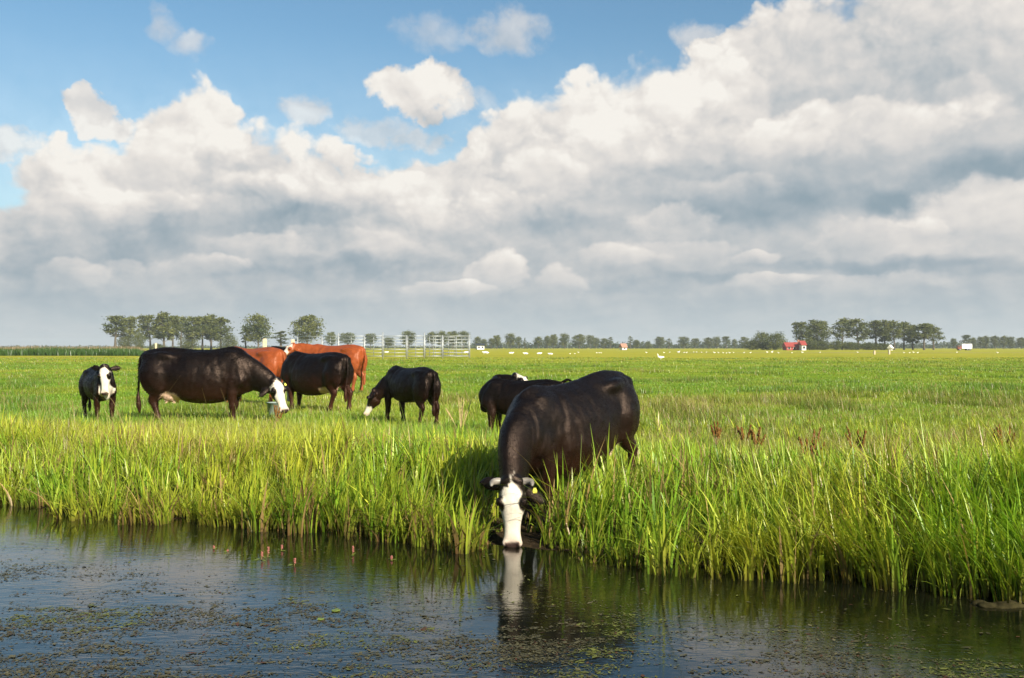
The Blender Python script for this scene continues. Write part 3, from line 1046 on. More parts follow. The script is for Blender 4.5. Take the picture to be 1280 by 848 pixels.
    # tail
    tl = tail or [(-1.0, 0, 1.30), (-1.075, 0, 1.20), (-1.10, 0, .9), (-1.10, .01, .62), (-1.09, .02, .50), (-1.08, .02, .38), (-1.08, .02, .24)]
    tr_ = [.042, .034, .024, .022, .034, .044, .022]
    if len(tl) != 7:
        tr_ = list(np.interp(np.linspace(0, 1, len(tl)), np.linspace(0, 1, 7), tr_))
    B.tube(tl, tr_, hint=(0.3, 1, 0.1), n=26, k=10)
    if udder:
        B.ellipsoid((-.50, 0, .60), (.22 * udder, .17 * udder, .17 * udder))
        for ux in (-.58, -.42):
            for uy in (.07, -.07):
                B.tube([(ux, uy, .50 - .05 * (udder - 1)), (ux, uy, .42 - .08 * (udder - 1))], [.024, .016], hint=(1, 0, 0), n=4, k=8)
    me = B.fuse(voxel, 6 if voxel < .016 else 3)
    n = len(me.vertices)
    co = np.empty(n * 3, dtype=np.float32); me.vertices.foreach_get('co', co); co = co.reshape(-1, 3).astype(float)
    # coat colours
    col = np.tile(np.array(coat), (n, 1))
    nz = N1.fbm(co[:, 0] * 3 + 50, co[:, 2] * 3 + co[:, 1] * 2 + 50, 3)
    nf = (N2.fbm(co[:, 0] * 16 + 80, co[:, 2] * 16 + co[:, 1] * 13 + 80, 3) - .5)
    low = smoothstep(.95, .35, co[:, 2] + (nz - .5) * .3) * .85 * (1 - smoothstep(.95, 1.05, co[:, 0]))
    lc = np.array(leg_col)
    col = col * (1 - low[:, None]) + lc * low[:, None]
    flank = smoothstep(.45, .75, nz) * smoothstep(1.15, .8, co[:, 2]) * .28
    col = col * (1 - flank[:, None]) + lc * flank[:, None]
    rel = (co - Pp) / hs
    ht, hn, hsd = rel @ A, rel @ Nn, rel @ S
    inhead = (ht > -.10) & (ht < .62) & (np.abs(hsd) < .16) & (hn > -.30) & (hn < .12)
    wt = np.interp(ht, [-.02, .02, .06, .11, .2, .30, .38, .44, .6], [.0, .035, .065, .10, .098, .10, .2, .3, .3]) * blaze
    nlim = np.interp(ht, [0, .25, .36, .42], [-.06, -.07, -.14, -.4])
    dist = wt - np.abs(hsd + .008 * nf * 10) + nf * .03
    wh = smoothstep(-.014, .016, dist + (N3.fbm(co[:, 0] * 45 + 7, co[:, 2] * 45 + co[:, 1] * 40, 2) - .5) * .03) * smoothstep(-.02, .02, hn - nlim) * inhead
    wcol = np.array(WHITE) * (.86 + .28 * N4.fbm(co[:, 0] * 12 + 3, co[:, 2] * 12 + co[:, 1] * 9, 3))[:, None]
    pinkish = (smoothstep(.40, .50, ht) * .45)[:, None]
    wcol = wcol * (1 - pinkish) + np.array([.42, .30, .25]) * pinkish
    col = col * (1 - wh[:, None]) + wcol * wh[:, None]
    # dark eye patches
    for sd_ in (1, -1):
        dd = np.sqrt(((ht - .178) / 1.45) ** 2 + (hsd - .112 * sd_) ** 2 + ((hn - .005) * .8) ** 2)
        e = smoothstep(.064, .050, dd + nf * .03) * inhead
        col = col * (1 - e[:, None]) + np.array(coat) * e[:, None] * 1.0
    # nose leather
    nose = smoothstep(.488, .512, ht + nf * .02) * smoothstep(.070, .055, np.abs(hsd)) * inhead * smoothstep(-.085, -.06, hn)
    col = col * (1 - nose[:, None]) + np.array([.035, .022, .020]) * nose[:, None]
    for sd_ in (1, -1):
        dd = np.sqrt((ht - .525) ** 2 + (hsd - .048 * sd_) ** 2 + (hn + .030) ** 2)
        e = smoothstep(.024, .014, dd)
        col = col * (1 - e[:, None]) + np.array([.012, .008, .008]) * e[:, None]
    if udder:
        dd = np.sqrt(((co[:, 0] + .48) / (.30 * udder)) ** 2 + (co[:, 1] / .26) ** 2 + ((co[:, 2] - .54) / .17) ** 2)
        e = smoothstep(1.05, .85, dd + nf * .3)
        col = col * (1 - e[:, None]) + np.array([.62, .42, .33]) * e[:, None]
    if brisket:
        dd = np.sqrt(((co[:, 0] - .92) / .16) ** 2 + (co[:, 1] / .2) ** 2 + ((co[:, 2] - .62) / (.16 * brisket)) ** 2)
        e = smoothstep(1.1, .8, dd + nf * .4)
        col = col * (1 - e[:, None]) + np.array(WHITE) * e[:, None]
    if socks:
        for (sx, sy, z0, z1) in socks:
            e = ((np.sign(co[:, 0]) == sx) & (np.sign(co[:, 1]) == sy)) * smoothstep(z0 - .03, z0, co[:, 2] + nf * .1) * smoothstep(z1 + .03, z1, co[:, 2] + nf * .1)
            col = col * (1 - e[:, None]) + np.array(WHITE) * e[:, None]
    hoof = smoothstep(.075, .055, co[:, 2]) * (co[:, 2] < .1) * (1 - inhead)
    col = col * (1 - hoof[:, None]) + np.array([.03, .024, .02]) * hoof[:, None]
    if tailcol is not None:
        e = (co[:, 0] < -1.03) * smoothstep(.62, .5, co[:, 2])
        col = col * (1 - e[:, None]) + np.array(tailcol) * e[:, None]
    nrm = np.empty(n * 3, dtype=np.float32); me.vertices.foreach_get('normal', nrm); nrm = nrm.reshape(-1, 3)
    x_, y_, z_ = co[:, 0], co[:, 1], co[:, 2]
    body_m = (1 - inhead) * smoothstep(.45, .65, z_) * smoothstep(1.15, 1.0, np.abs(x_)) * smoothstep(.04, .12, np.abs(y_))
    sgn = np.where(y_ > 0, 17.0, 0.0)
    d_ = .034 * (N3.fbm(x_ * 3.2 + 20 + sgn, z_ * 3.2 + 40, 3) - .5) + .014 * (N4.fbm(x_ * 9 + 20 + sgn, z_ * 7 + 60, 2) - .5)
    d_ += .0011 * np.sin(2 * np.pi * (x_ - .12 * z_) / .115) * smoothstep(-.25, -.05, x_) * smoothstep(.52, .38, x_) * smoothstep(.6, .75, z_) * smoothstep(1.22, 1.08, z_)
    d_ -= .022 * np.exp(-((x_ + .33) ** 2 + (z_ - 1.15) ** 2 * 1.2) / .016)
    d_ -= .007 * np.exp(-((x_ - .50 + .25 * (z_ - .9)) / .05) ** 2) * smoothstep(.6, .75, z_)
    # folds of skin on the neck
    d_ += .016 * (N1.fbm(x_ * 20 + z_ * 6 + y_ * 16 + 9, (x_ + z_) * 2.0 + 30, 2) - .5) * smoothstep(.70, .85, x_)
    co2 = co + nrm * (d_ * body_m)[:, None]
    me.vertices.foreach_set('co', co2.astype(np.float32).ravel()); me.update()
    set_cols(me, col)
    body = link('body', me, M_HIDE, root)
    # short coat: hairs lying back and down along the hide
    tri_n = len(me.polygons)
    pc = np.empty(tri_n * 3, dtype=np.float32); me.polygons.foreach_get('center', pc); pc = pc.reshape(-1, 3).astype(float)
    pn = np.empty(tri_n * 3, dtype=np.float32); me.polygons.foreach_get('normal', pn); pn = pn.reshape(-1, 3).astype(float)
    pv = np.empty(len(me.loops), dtype=np.int32); me.loops.foreach_get('vertex_index', pv)
    ls = np.empty(tri_n, dtype=np.int32); me.polygons.foreach_get('loop_start', ls)
    fcol = col[pv[ls]]; fin = inhead[pv[ls]]
    okf = np.where((~fin) & (pc[:, 2] > .30) & (pc[:, 2] < 1.6))[0]
    hr = np.random.default_rng(len(name) + int(d * 10))
    nh = 55000 if voxel < .016 else (22000 if d < 24 else 10000)
    pick = okf[hr.integers(0, len(okf), nh)]
    fw = voxel * 1.1
    P0 = pc[pick] + hr.normal(0, fw * .5, (nh, 3)); nn = pn[pick]
    P0 -= nn * np.sum((P0 - pc[pick]) * nn, axis=1, keepdims=True)
    fl = np.stack([-np.ones(nh), np.zeros(nh), -.55 * np.ones(nh)], -1) + hr.normal(0, .28, (nh, 3))
    fl[:, 2] += 1.4 * (N2.fbm(P0[:, 0] * 4 + 33, P0[:, 2] * 4 + 12, 2) - .5)
    fl -= nn * np.sum(fl * nn, axis=1, keepdims=True); fl /= np.maximum(np.linalg.norm(fl, axis=1, keepdims=True), 1e-6)
    sdw = np.cross(nn, fl)
    ln = (hr.uniform(.014, .030, nh) * (1.0 if voxel < .016 else 1.5))[:, None]
    hw = (.0016 if voxel < .016 else .0032)
    tip = P0 + fl * ln + nn * ln * hr.uniform(.08, .24, (nh, 1))
    P0 = P0 - nn * .002
    tw = nn * hr.normal(0, .3, (nh, 1)) * hw
    HV = np.stack([P0 - sdw * hw - tw, P0 + sdw * hw + tw, tip + sdw * hw * .25, tip - sdw * hw * .25], 1).reshape(-1, 3)
    HC = np.repeat(fcol[pick] * hr.uniform(.6, 1.7, (nh, 1)), 4, axis=0)
    coat_o = link('coat', np_mesh('coat', HV, np.arange(4 * nh).reshape(-1, 4), HC), M_HAIR, root)
    coat_o['kind'] = 'stuff'
    # eyes
    for sd_ in (1, -1):
        b2 = Body(); b2.ellipsoid(hp(.178, .1165 * sd_, .006), (.021 * hs,) * 3)
        em = bpy.data.meshes.new('eye'); em.from_pydata([tuple(p) for p in b2.v], [], b2.f)
        em.polygons.foreach_set('use_smooth', np.ones(len(em.polygons), dtype=bool))
        link('eye', em, M_EYE, root)
    if horns:
        for sd_ in (1, -1):
            b2 = Body()
            b2.tube([hp(-.005, .075 * sd_, -.045), hp(-.012, .125 * sd_, -.03), hp(.0, .165 * sd_, .0), hp(.03, .172 * sd_, .045)], [.034 * hs, .031 * hs, .026 * hs, .012 * hs], hint=A, n=12, k=12)
            em = bpy.data.meshes.new('horn'); em.from_pydata([tuple(p) for p in b2.v], [], b2.f)
            em.polygons.foreach_set('use_smooth', np.ones(len(em.polygons), dtype=bool))
            link('horn', em, M_HORN, root)
    if tag_side:
        et, en = e0 if tag_side > 0 else e1
        c = hp(.0 + et * .6, .19 * tag_side, -.07 + en * .6)
        b2 = Body()
        up = A * .024 * hs; sdv = S * .020 * hs; nn = Nn * .004
        rr = []
        for q in (-1, 1):
            rr.append([c - up * .9 - sdv * .5 + nn * q, c - up * .9 + sdv * .5 + nn * q, c + up * .2 + sdv + nn * q, c + up + sdv * .8 + nn * q, c + up - sdv * .8 + nn * q, c + up * .2 - sdv + nn * q])
        b2.rings(rr)
        em = bpy.data.meshes.new('ear_tag'); em.from_pydata([tuple(p) for p in b2.v], [], b2.f)
        link('ear_tag', em, M_TAG, root)
    return root


R_ = math.radians
# the drinking cow: rump far right, head straight down in the water
H_yaw = R_(-131)
cow('drinking_cow', 'large glossy black cow with white face and stubby horns drinking from the ditch', 722, 9.95, H_yaw, 0.90,
    poll=at(640, 603, 8.80), face_axis=(0.0, -.24, -1), face_norm=(-.06, -1, .24), world_head=True, voxel=0.0115, legs=(.06, -.05, -.05, .08), pitch=R_(7),
    horns=True, tag_side=1, udder=.75, headscale=1.16, deep=.08, neckw=1.18, ears=((.10, -.06), (-.04, -.02)), neck_mid=(.12, 0, .12))
KEEP_OUT += [(0.0, 8.30, .30, .0), (-.02, 8.5, .31, .0), (0.0, 8.7, .30, .03), (.27, 8.38, .28, .0), (.42, 8.18, .30, .15), (.30, 8.62, .2, .5), (.52, 8.36, .34, .42), (.85, 8.2, .32, .6), (0.03, 9.0, .30, .1), (.12, 9.3, .38, .3), (.38, 9.65, .36, .45), (.65, 9.95, .36, .45), (.95, 10.3, .36, .45)]
# left group
cow('black_calf', 'small black calf with white face standing at the far left, looking at the camera', 123, 18.7, R_(-55), .74,
    poll=(1.08, -.10, 1.42), face_axis=(.14, -.03, -1), face_norm=(.86, -.52, .12), young=True, legs=(.05, -.08, -.04, .08), brisket=.9, blaze=1.25, headscale=1.14,
    ears=((-.02, -.02), (-.05, -.01)), cat='calf')
cow('black_cow', 'big black cow with pink udder and white face, lowering its head beside a grey bucket', 249, 18.9, R_(-4), 1.05,
    poll=(1.45, -.10, .80), face_axis=(.38, -.28, -.90), face_norm=(.60, -.72, .40), legs=(-.12, .03, -.06, .12), udder=1.1, tag_side=1, tail=[(-1.0, 0, 1.30), (-1.08, -.02, 1.18), (-1.10, -.03, .9), (-1.11, -.04, .62), (-1.11, -.05, .5), (-1.10, -.05, .36), (-1.09, -.04, .22)],
    ears=((.06, -.06), (.10, -.06)), neck_mid=(.0, 0, .04), headscale=1.1, blaze=1.1, deep=.035, zoff=-.07, neckw=1.18)
cow('black_cow', 'black cow grazing leftward behind the white face of the biggest cow', 394, 22.3, R_(146), .95, deep=.05,
    poll=(1.10, -.17, .74), face_axis=(.10, -.15, -.95), face_norm=(.95, -.1, .10), legs=(-.05, .06, .16, -.14), udder=.95, brisket=1.0, leg_col=(.040, .0135, .008),
    tail=[(-1.0, 0, 1.30), (-1.06, .03, 1.2), (-1.08, .05, .9), (-1.06, .08, .62), (-1.05, .08, .5), (-1.05, .08, .4), (-1.05, .08, .26)])
cow('red_cow', 'red-brown cow seen from behind, standing between two black cows', 316, 25.0, R_(146), 1.04,
    poll=(1.45, .0, 1.0), face_axis=(.7, 0, -.7), face_norm=(.7, 0, .7), coat=RED, leg_col=RED, tailcol=(.6, .5, .4), udder=.8)
cow('red_cow', 'red-orange cow with white face standing before the metal pen', 418, 31.5, R_(153), 1.08,
    poll=(1.30, .30, 1.40), face_axis=(.42, .62, -.62), face_norm=(.30, .85, .45), coat=RED, leg_col=(.25, .075, .03), udder=.8, legs=(0, .05, .03, -.05), blaze=1.1)
cow('black_cow', 'black cow mostly hidden behind the two red cows, only its back showing', 366, 36.0, R_(178), 1.06,
    poll=(1.4, 0, .7), face_axis=(.4, 0, -.9), face_norm=(.9, 0, .4), voxel=.03)
cow('black_heifer', 'young black heifer grazing alone with white muzzle low in the grass', 512, 18.0, R_(128), .76,
    poll=(1.06, .36, .80), face_axis=(.26, .30, -.90), face_norm=(.70, .55, .42), young=True, legs=(.10, -.12, .10, -.10), blaze=.45, headscale=1.08,
    tail=[(-1.0, 0, 1.30), (-1.07, .0, 1.2), (-1.10, .02, .9), (-1.09, .03, .62), (-1.08, .03, .5), (-1.08, .03, .4), (-1.08, .03, .28)])
cow('black_calf', 'black calf half hidden behind the drinking cow, its white head turned back over its flank', 652, 15.6, R_(160), .68,
    poll=(.30, -.46, 1.47), face_axis=(-.85, .05, -.45), face_norm=(-.35, .15, .9), young=True, legs=(.05, -.05, 0, .05), cat='calf', neck_mid=(.30, -.22, .08), headscale=1.15,
    tail=[(-.98, 0, 1.33), (-1.10, 0, 1.40), (-1.18, .02, 1.38), (-1.27, .04, 1.33), (-1.34, .05, 1.28), (-1.41, .06, 1.22), (-1.47, .06, 1.17)])

#@@NOGRASS
build_bank_grass()
build_pasture_grass()
#@@END


# ------------------------------------------------------------------ trees
def tube_mesh(parts, k=7):
    """joined tapered tubes: list of (points, radii)"""
    B = Body()
    for pts, rad in parts:
        B.tube(pts, rad, hint=(1, .2, .1), n=max(4, 3 * len(pts)), k=k)
    me = bpy.data.meshes.new('trunk')
    me.from_pydata([tuple(map(float, p)) for p in B.v], [], B.f)
    me.polygons.foreach_set('use_smooth', np.ones(len(me.polygons), dtype=bool))
    return me


def leaf_mesh(name, centers, radii, per, size, rng, base=(.052, .070, .018), hi=(.150, .160, .040)):
    """leaf clumps spread through ellipsoids"""
    P, C = [], []
    for (c, r, npc) in zip(centers, radii, per):
        d = rng.normal(0, 1, (npc, 3)); d /= np.linalg.norm(d, axis=1, keepdims=True)
        rr = rng.random(npc) ** .42
        p = np.array(c) + d * rr[:, None] * np.array(r) * (1 + .22 * rng.normal(0, 1, (npc, 1)))
        P.append(p)
        f = np.clip(rng.normal(.45, .25) + rng.normal(0, .2, npc), 0, 1)[:, None]
        C.append(np.array(base) * (1 - f) + np.array(hi) * f)
    P = np.concatenate(P); C = np.concatenate(C)
    n = len(P)
    a = rng.normal(0, 1, (n, 3)); a /= np.linalg.norm(a, axis=1, keepdims=True)
    b = np.cross(a, rng.normal(0, 1, (n, 3))); b /= np.linalg.norm(b, axis=1, keepdims=True)
    s = (size * rng.uniform(.5, 1.3, n))[:, None]
    V = np.stack([P - a * s, P + b * s * .6, P + a * s, P - b * s * .6], 1).reshape(-1, 3)
    Q = np.arange(4 * n).reshape(-1, 4)
    return np_mesh(name, V, Q, np.repeat(C, 4, axis=0))


def make_tree_proto(kind, seed, h=18.0, w=10.0):
    """unit trees: h metres tall, w metres wide"""
    rng = np.random.default_rng(seed)
    root = empty(kind[0])
    parts = []
    cen, rad, per = [], [], []
    lean = rng.normal(0, .02, 2) * h
    top = np.array([lean[0], lean[1], h * .86])
    base_r = h * .020
    tr = [np.array([0, 0, -.3]), np.array([lean[0] * .1, lean[1] * .1, h * .3]), top * np.array([.6, .6, .68]), top]
    parts.append((tr, [base_r * 1.25, base_r * .85, base_r * .5, base_r * .15]))
    z0 = kind[1]        # crown base, fraction
    nl = kind[2]
    for i in range(nl):
        f = z0 + (1 - z0) * (i + .5) / nl * .95
        zc = f * h
        u = (f - z0) / (1 - z0)
        prof = (math.sin(math.pi * min(1, (u * .78 + .20)))) ** .7
        if kind[3] == 'round':
            prof = math.sqrt(max(.05, 1 - (2 * u - .95) ** 2)) * 1.0
        ang = i * 2.4 + rng.uniform(-.5, .5)
        rr = w * .5 * prof * rng.uniform(.35, .78)
        c = np.array([math.cos(ang) * rr, math.sin(ang) * rr, zc + rng.uniform(-.02, .03) * h]) + np.array([lean[0] * f, lean[1] * f, 0])
        r = np.array([1, 1, .72]) * w * rng.uniform(.14, .24) * (0.75 + .35 * prof)
        cen.append(c); rad.append(r); per.append(int(kind[4] * rng.uniform(.7, 1.2)))
        j = np.array([lean[0] * f, lean[1] * f, max(.22 * h, zc - h * .13)])
        parts.append(([j, (j + c) / 2 + np.array([0, 0, -.02 * h]), c], [base_r * .38, base_r * .26, base_r * .1]))
    cen.append(top + np.array([0, 0, h * .05])); rad.append(np.array([1, 1, .8]) * w * .17); per.append(kind[4])
    # overall loose filling
    cen.append(np.array([0, 0, h * (z0 + 1) / 2])); rad.append(np.array([w * .40, w * .40, h * (1 - z0) * .46])); per.append(int(kind[4] * kind[5]))
    link('trunk', tube_mesh(parts), M_BARK, root)
    link('crown', leaf_mesh('crown', cen, rad, per, kind[6], rng), M_LEAF, root)
    return root


PROTOS = {}
def proto(key):
    if key not in PROTOS:
        kinds = {
            'tallA': (('poplar', .34, 15, 'tall', 130, 2.2, .42), 3, 18, 10), 'tallB': (('poplar', .42, 13, 'tall', 120, 1.8, .42), 5, 18, 9),
            'tallC': (('poplar', .28, 17, 'tall', 130, 2.2, .42), 8, 18, 8.5), 'tallD': (('poplar', .38, 14, 'tall', 120, 2.0, .42), 13, 18, 11),
            'roundA': (('round_tree', .26, 18, 'round', 150, 5, .45), 21, 18, 16), 'roundB': (('round_tree', .30, 18, 'round', 150, 4, .45), 22, 18, 15),
            'roundC': (('round_tree', .36, 14, 'round', 130, 3, .5), 23, 18, 16),
            'thin': (('slender_tree', .30, 9, 'tall', 70, 1.0, .42), 31, 18, 6), 'bush': (('bush', .04, 20, 'round', 150, 5, .6), 41, 18, 26),
        }
        k, seed, h, w = kinds[key]
        p = make_tree_proto(k, seed, h, w)
        PROTOS[key] = [p, False]
    return PROTOS[key]


ORD = ['first', 'second', 'third', 'fourth', 'fifth', 'sixth', 'seventh', 'eighth', 'ninth', 'tenth', 'eleventh', 'twelfth', 'thirteenth', 'fourteenth', 'fifteenth', 'sixteenth', 'seventeenth']
MH = {'bush': 26 / 18}


def tree(key, px, top_y, d, width_px, label, group=None, cat='tree'):
    ent = proto(key)
    if ent[1]:
        r = copy_tree(ent[0])
    else:
        r = ent[0]; ent[1] = True
    x = xat(px, d)
    z = gz(x, d) - .05
    h = (HOR - top_y) / F * d + CAM_Z - z
    w0 = {'tallA': 10, 'tallB': 9, 'tallC': 8.5, 'tallD': 11, 'roundA': 16, 'roundB': 15, 'roundC': 16, 'thin': 6, 'bush': 26}[key]
    sw = (width_px / F * d) / (w0 * 0.82)
    r.location = (x, d, z)
    r.scale = (sw, sw, h / 18.6)
    r.rotation_euler = (0, 0, random.uniform(0, 6.28))
    tag(r, label, cat, group)
    return r


gL = 'tall trees of the left row'
rowL = [(144, 393, 30, 'tallB'), (160, 395, 24, 'tallD'), (188, 392, 28, 'tallA'), (205, 390, 26, 'tallC'), (216, 393, 22, 'tallB'), (226, 395, 22, 'tallD'), (240, 394, 26, 'tallA'), (253, 394, 24, 'tallB'), (264, 393, 24, 'tallC'), (276, 395, 26, 'tallA')]
for i, (px, ty, wp, k) in enumerate(rowL):
    tree(k, px, ty, 500 + 12 * (i % 3), wp, '%s tall tree from the left end of the tall row above the biggest black cow' % ORD[i], gL)
tree('bush', 157, 419, 505, 18, 'low bushy shrub under the two leftmost tall trees', 'shrubs under the left row', 'bush')
tree('bush', 174, 416, 498, 14, 'narrow dark shrub between the second and third tall trees', 'shrubs under the left row', 'bush')
tree('bush', 236, 420, 500, 22, 'wide dark shrub beneath the middle of the tall left row', 'shrubs under the left row', 'bush')
tree('bush', 286, 419, 500, 22, 'rounded shrub closing the right end of the tall left row', 'shrubs under the left row', 'bush')
tree('bush', 197, 430, 470, 18, 'lowest green shrub under the third and fourth tall trees', 'shrubs under the left row', 'bush')
tree('roundA', 323, 393, 470, 37, 'big round tree above the back of the first red cow, left of two')
tree('thin', 307, 407, 480, 14, 'thin half-bare tree leaning against the big round tree')
tree('thin', 351, 413, 520, 22, 'small loose tree standing between the two big round trees')
tree('roundB', 384, 394, 470, 38, 'big round tree behind the left end of the metal pen, right of two')
gP = 'trees behind the metal pen'
rowP = [(414, 415, 14, 'roundB'), (434, 416, 22, 'roundC'), (463, 417, 18, 'roundC'), (485, 422, 16, 'roundA'), (511, 414, 20, 'roundA'), (540, 415, 18, 'roundC'), (553, 414, 16, 'roundA'), (566, 414, 18, 'roundB'), (579, 414, 18, 'roundC')]
for i, (px, ty, wp, k) in enumerate(rowP):
    tree(k, px, ty, 640 + 30 * (i % 3), wp, '%s tree from the left showing through the bars of the metal pen' % ORD[i], gP)
gM = 'small trees along the middle horizon'
rowM = [(597, 421, 11, 'roundC'), (605, 424, 9, 'roundA'), (614, 423, 9, 'roundC'), (621, 419, 12, 'roundB'), (638, 417, 14, 'roundA'), (648, 421, 10, 'roundC'), (656, 422, 4, 'thin'), (673, 421, 13, 'roundC'), (684, 420, 11, 'roundA'), (692, 418, 11, 'roundB'), (706, 417, 13, 'roundA')]
for i, (px, ty, wp, k) in enumerate(rowM):
    tree(k, px, ty, 700 + 40 * (i % 3), wp, '%s small tree to the right of the pen, counted along the horizon' % ORD[i], gM)
rowN = [(724, 418, 18, 'roundB'), (738, 419, 12, 'roundC'), (745, 422, 10, 'roundA'), (755, 423, 12, 'roundC'), (763, 421, 8, 'thin'), (788, 420, 7, 'thin'), (795, 425, 10, 'roundA'), (810, 427, 8, 'bush'), (825, 421, 14, 'roundB'), (836, 423, 8, 'thin'), (855, 421, 15, 'roundA'), (869, 423, 12, 'roundC'), (886, 422, 13, 'roundB'), (896, 421, 10, 'roundA'), (908, 420, 11, 'tallB'), (918, 424, 8, 'roundC'), (931, 421, 13, 'tallD')]
for i, (px, ty, wp, k) in enumerate(rowN):
    tree(k, px, ty, 760 + 40 * (i % 3), wp, '%s small tree from the left in the line above the drinking cow and white goose' % ORD[i], 'small trees above the drinking cow')
tree('bush', 954, 416, 480, 26, 'large brownish bushy tree clump just left of the red roofed farmhouse', None, 'bush')
tree('bush', 970, 417, 470, 26, 'large green bushy tree clump touching the red roofed farmhouse', None, 'bush')
tree('bush', 940, 426, 500, 20, 'lower dark shrub at the left foot of the bushy clump', None, 'bush')
gR = 'tall trees of the right row'
rowR = [(1004, 401, 24, 'tallA'), (1022, 400, 34, 'roundB'), (1053, 397, 26, 'tallD'), (1073, 397, 26, 'tallA'), (1095, 399, 26, 'tallB'), (1106, 400, 20, 'tallC'), (1118, 400, 24, 'tallD'), (1130, 401, 22, 'tallA'), (1141, 406, 18, 'tallC'), (1155, 403, 26, 'tallB'), (1167, 405, 26, 'tallD')]
for i, (px, ty, wp, k) in enumerate(rowR):
    tree(k, px, ty, 480 + 12 * (i % 3), wp, '%s tall tree from the left in the big row right of the red roof' % ORD[i], gR)
bR = [(1012, 424, 30), (1028, 427, 26), (1046, 426, 18), (1064, 428, 26), (1086, 429, 28), (1104, 430, 20)]
for i, (px, ty, wp) in enumerate(bR):
    tree('bush', px, ty, 470, wp, '%s low shrub from the left under the big right row of trees' % ORD[i], 'shrubs under the right row', 'bush')
rowF = [(1192, 423, 8, 'roundC'), (1209, 418, 12, 'tallB'), (1217, 422, 8, 'roundA'), (1226, 421, 10, 'roundC'), (1233, 420, 10, 'roundA'), (1244, 420, 13, 'roundB'), (1255, 420, 12, 'roundC'), (1263, 421, 10, 'roundA'), (1277, 422, 13, 'roundB')]
for i, (px, ty, wp, k) in enumerate(rowF):
    tree(k, px, ty, 660 + 30 * (i % 3), wp, '%s small tree from the left near the white truck at the far right' % ORD[i], 'small trees by the truck')


def build_far_woods():
    rng = np.random.default_rng(77)
    # a low belt of distant woodland and hedges along the horizon
    cen, rad, per = [], [], []
    for px in np.arange(560, 1400, 2.6):
        d = rng.uniform(900, 1050)
        h = rng.uniform(3.2, 6.5) + 2.0 * (N1.fbm(px * .03, 2.2, 3) - .5)
        cen.append((xat(px, d), d, h * .45)); rad.append((rng.uniform(3, 5), 4, h * .62)); per.append(70)
    for px in np.arange(-60, 580, 3.2):
        d = rng.uniform(1000, 1150)
        h = rng.uniform(1.6, 3.4)
        cen.append((xat(px, d), d, h * .4)); rad.append((rng.uniform(3, 5), 4, h * .6)); per.append(36)
    me = leaf_mesh('far_woods', cen, rad, per, 1.0, rng, (.045, .065, .035), (.085, .105, .055))
    o = link('far_woods', me, M_LEAF)
    tag(o, 'low dark belt of distant woods along the horizon', 'woods', kind='stuff')


def build_reed_bed():
    rng = np.random.default_rng(5)
    n = 26000
    x = rng.uniform(-135, -52, n); y = rng.uniform(160, 176, n) + (x + 90) * -.1
    h = rng.uniform(.8, 1.45, n) * (.8 + .4 * N2.fbm(x * .2, y * .2, 3))
    px = x / y * F + 640
    h *= smoothstep(196, 170, px)
    k = h > .15
    x, y, h = x[k], y[k], h[k]; n = len(x)
    g = rng.random(n)[:, None]
    cb = np.array([.03, .07, .015]) * (1 - g) + np.array([.05, .10, .018]) * g
    dry = (y > 168)[:, None]
    ct = np.where(dry, np.array([.30, .22, .12]), cb * 1.3)
    h = np.where(y > 168, h * 1.18, h)
    V, Q, C = blades('r', np.stack([x, y, ground_z(x, y) - .02], -1), h, rng.uniform(.08, .2, n), rng.normal(0, 1, (n, 2)), rng.uniform(.05, .3, n), cb, ct, 2)
    o = link('reed_bed', np_mesh('reed_bed', V, Q, C), M_BLADE)
    tag(o, 'dark green reed strip with tan heads along the far left field edge', 'reeds', kind='stuff')


build_far_woods()
build_reed_bed()


# ------------------------------------------------------------------ small built things
def box_bm(bm, c, s, rz=0.0, bev=0.0):
    r = bmesh.ops.create_cube(bm, size=1.0)
    vs = r['verts']
    bmesh.ops.scale(bm, vec=s, verts=vs)
    if bev:
        es = {e for v in vs for e in v.link_edges}
        rr = bmesh.ops.bevel(bm, geom=list(es), offset=bev, segments=2, affect='EDGES')
        vs = list({v for f in rr['faces'] for v in f.verts} | {v for v in vs if v.is_valid})
    if rz:
        bmesh.ops.rotate(bm, cent=(0, 0, 0), matrix=Matrix.Rotation(rz, 3, 'Z'), verts=vs)
    bmesh.ops.translate(bm, vec=c, verts=vs)


def bm_obj(name, bm, mat, parent=None, smooth=False):
    me = bpy.data.meshes.new(name)
    bm.to_mesh(me); bm.free()
    if smooth:
        me.polygons.foreach_set('use_smooth', np.ones(len(me.polygons), dtype=bool))
    return link(name, me, mat, parent)


def rod(bm, a, b, r, k=8):
    a = Vector(a); b = Vector(b)
    d = b - a
    res = bmesh.ops.create_cone(bm, cap_ends=True, segments=k, radius1=r, radius2=r, depth=d.length)
    q = d.to_track_quat('Z', 'Y').to_matrix()
    bmesh.ops.rotate(bm, cent=(0, 0, 0), matrix=q, verts=res['verts'])
    bmesh.ops.translate(bm, vec=(a + b) / 2, verts=res['verts'])


